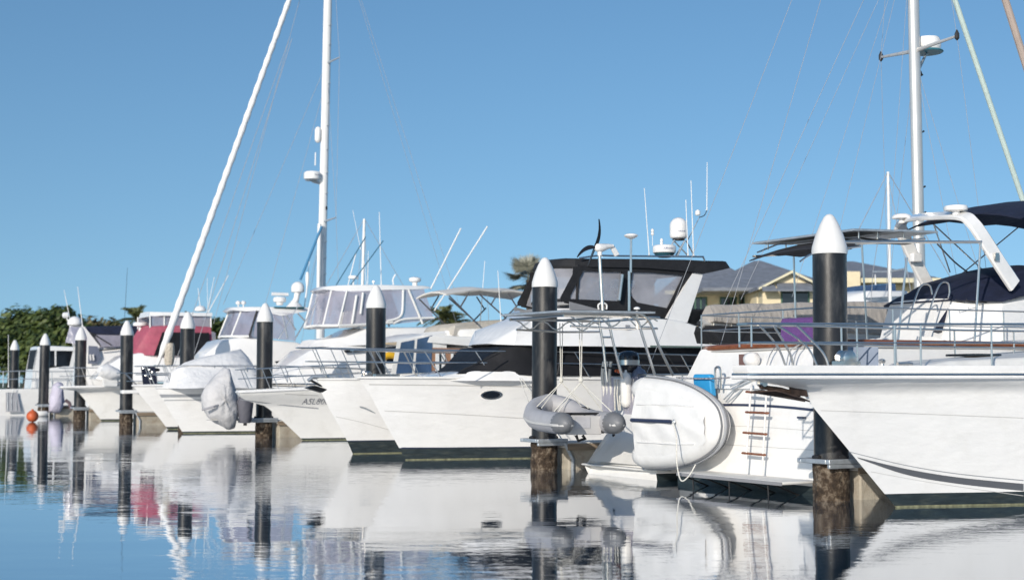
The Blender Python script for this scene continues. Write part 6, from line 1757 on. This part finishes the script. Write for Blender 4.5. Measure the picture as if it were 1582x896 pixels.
P = on_water(50, 652); bf = Frame(P.x, P.y, 0)
o = place(MB().lathe([(.02, -.26), (.15, -.22), (.25, -.1), (.27, .02), (.24, .14), (.14, .24), (.05, .28), (.04, .33), (.01, .34)], (0, 0, .26), 20).build('buoy', orange, sharp=60), bf)
tag(o, 'weathered orange ball buoy floating at the pontoon', 'buoy')
q = F8.q(64, 639, -.5)
o = place(MB().tube([(q.x - .35, -.52, q.z), (q.x - .27, -.52, q.z), (q.x + .27, -.52, q.z), (q.x + .35, -.52, q.z)], [.05, .15, .15, .05], 14).tube([(q.x, -.45, .6), (q.x, -.52, q.z)], .012, 5).build('fender', gel2, sharp=60), F8)
tag(o, 'white fender lying across the pontoon end beside the orange buoy', 'fender')

# ---------------------------------------------------------------- white wheelhouse boat at the far left, stern out
P = PF[7].world(-.1, 4.4)
fr = Frame(P.x, P.y, ANG)
t = thing('motor_cruiser', fr, 'white wheelhouse boat with black mesh front curtain and dark side windows', 'motor boat', 'boats in the berths')
xl = fr.q(-12, 620, -1.6).x
rings = []
for k in range(12):
    u = k / 11; w_ = 1.9 * (1 - max(0, (u - .5) / .5) ** 2.2) * lerp(.93, 1, min(1, u * 4)) + .02
    x = lerp(xl, 9.5, u)
    rings.append([(x, -w_ * .9, -.3), (x, -w_ * .95, .08), (x, -w_, .9), (x + .1, -w_, 1.42 + .2 * u), (x + .1, w_, 1.42 + .2 * u), (x, w_, .9), (x, w_ * .95, .08), (x, w_ * .9, -.3)])
MB().loft(rings).build('hull', gel, t)
MB().slab([fr.q(9, 606, -1.98), fr.q(27, 606, -1.98), fr.q(32, 636, -1.98), fr.q(9, 636, -1.98)], (0, .03, 0)).build('boarding_door', mat('pale grey recess', (.40, .40, .42), .5), t)
bars(fr, [[(18, 634), (18, 612), (22, 600)], [(26, 634), (25, 618)], [(12, 634), (12, 606)]], 2.0, .018, 'ladder_rail', galv, t, both=False)
WB = 1.05
body('cabin', gel, [st(fr, (48, 600), (51, 571), WB, WB), st(fr, (100, 600), (100, 566), WB + .1, WB), st(fr, (165, 600), (160, 566), WB + .1, WB)], t, r=.06)
tp = body('wheelhouse_top', gel, [st(fr, (57, 541), (58, 535.5), WB, WB - .05), st(fr, (80, 541.5), (80, 534.5), WB + .06, WB), st(fr, (119, 542), (118, 536), WB + .06, WB)], t, r=.06)
n0_ = fr.q(57, 540, -WB); n1_ = fr.q(52, 571, -WB)
MB().slab([n0_, (n0_.x, WB, n0_.z), (n1_.x, WB, n1_.z), n1_], (.03, 0, 0)).build('mesh_curtain', mesh_b, t)
panel(fr, [(57, 540), (66, 540), (62, 572), (51, 571)], WB, 'front_post', gel, t, th=.05)
sw = panel(fr, [(64, 541), (114, 541), (108, 565), (62, 566)], WB - .02, 'side_window', glass_d, t, th=.03)
panel(fr, [(84.5, 541), (87, 541), (87, 565), (84.5, 565)], WB + .02, 'window_post', gel, t, th=.02)
panel(fr, [(113, 541), (119, 541), (113, 569), (107, 567)], WB, 'aft_post', gel, t, th=.05)
bars(fr, [[(-10, 575), (30, 573), (75, 574), (140, 573)], [(-10, 586), (75, 585), (140, 585)]], 1.9, .025, 'side_rail', galv, t, both=False)
for px in (5, 30, 55, 80, 110): bars(fr, [[(px, 573), (px, 598)]], 1.9, .025, 'stanchion', galv, t, both=False)
antenna(fr, t, (13, 517), (13, 598), .8, .02)

# ---------------------------------------------------------------- boats farther back, seen between the others
def sail_behind(px, pbase, ptop, Y, lean, lab, r=.09, aft=3.0, hullz=1.3):
    X_ = sight(px, Y); f = Frame(X_, Y, ANG)
    t = thing('sailing_yacht', f, lab, 'sailing boat', 'boats moored farther back')
    H = Hull(f, [(-4.6, 0), (-5.0, .6), (-5.4, hullz)], [(-6, hullz), (7, hullz - .2)], 6.5, 1.7, [(0, 0), (.15, .4), (.4, .92), (.6, 1), (1, .7)], [(0, 0), (.15, .25), (.4, .85), (.6, 1), (1, .5)], .1)
    H.build(t, gel, nu=20, nv=8)
    body('coachroof', gel, [(-2.4, hullz - .1, -2, hullz + .4, .7, .6), (2, hullz - .1, 2, hullz + .55, 1.1, .9)], t, r=.08)
    zt = hz(ptop, Y)
    m = MB().tube([(0, 0, 1), (lean * .5, 0, zt * .5), (lean, 0, zt)], [r, r, r * .75], 10).build('mast', mastw, t)
    for s in (-1, 1):
        zz = zt * .62
        MB().tube([(lean * .62, 0, zz), (lean * .62, .8 * s, zz + .05)], .03, 6).build('spreader', galv, m)
        MB().tube([(lean, 0, zt - .2), (lean * .62, .8 * s, zz + .05), (.2, 1.5 * s, hullz)], .012, 5).build('stay', wire, m)
    MB().tube([(lean, 0, zt), (-5.1, 0, hullz)], .014, 5).build('stay', wire, m); MB().tube([(lean, 0, zt), (6.2, 0, hullz)], .014, 5).build('stay', wire, m)
    MB().tube([(0, 0, 2.6), (4.4, 0, 2.7)], .08, 8).build('boom', mastw, t)
    return t
sail_behind(556, 437, 337, 74, .22, 'distant yacht whose short white mast rises above the clear hardtop enclosure')
sail_behind(1375, 460, 264, 48, .0, 'distant yacht with slim mast left of the aluminium mast', r=.06)
f = Frame(sight(1352, 52), 52, ANG)
t = thing('motor_cruiser', f, 'white cruiser top showing above the taupe boom cover', 'motor boat', 'boats moored farther back')
H = Hull(f, [(-5.2, 0), (-5.6, .7), (-6.1, 1.5)], [(-7, 1.5), (7, 1.4)], 6.5, 1.9, DECK, WL, .1); H.build(t, gel, nu=20, nv=8)
body('cabin', gel, [(-3.4, 1.4, -2.4, 2.7, 1.2, 1.0), (0, 1.4, 0, 3.0, 1.6, 1.4), (5, 1.4, 5, 3.0, 1.6, 1.4)], t, r=.1)
body('flybridge', gel, [st(f, (1312, 476), (1320, 455), .8, .6), st(f, (1340, 476), (1345, 449), 1.3, 1.1), st(f, (1405, 476), (1402, 449), 1.4, 1.2), st(f, (1425, 476), (1412, 458), 1.3, 1.1)], t, r=.1)
MB().slab([f.q(1335, 460, -1.42), f.q(1400, 457, -1.42), f.q(1398, 461, -1.42), f.q(1340, 464, -1.42)], (0, .05, 0)).build('window_strip', mat('grey tinted window', (.2, .24, .28), .2), t)
body('windscreen', glass_b, [st(f, (1350, 451), (1354, 440), .9, .8), st(f, (1384, 451), (1384, 438), 1.0, .9)], t, r=.05)
antenna(f, t, (1352, 424), (1353, 445), 0, .03)
f = Frame(sight(-30, 96), 96, ANG)
t = thing('runabout', f, 'low white runabout bow at the left edge of the photo', 'motor boat', 'boats moored farther back')
H = Hull(f, [(-3, 0), (-3.4, .5), (-3.7, 1.0)], [(-5, 1.0), (6, .9)], 4.5, 1.2, DECK, WL, .08); H.build(t, gel, nu=20, nv=8)
body('windscreen', clear, [(-1.0, .95, -.6, 1.6, .7, .6), (.6, .95, .6, 1.65, .8, .7)], t, r=.05)
body('bow_cover', bluep, [(-3.2, .95, -3.1, 1.1, .2, .15), (-1.2, .95, -1.2, 1.3, .8, .7)], t, r=.05)
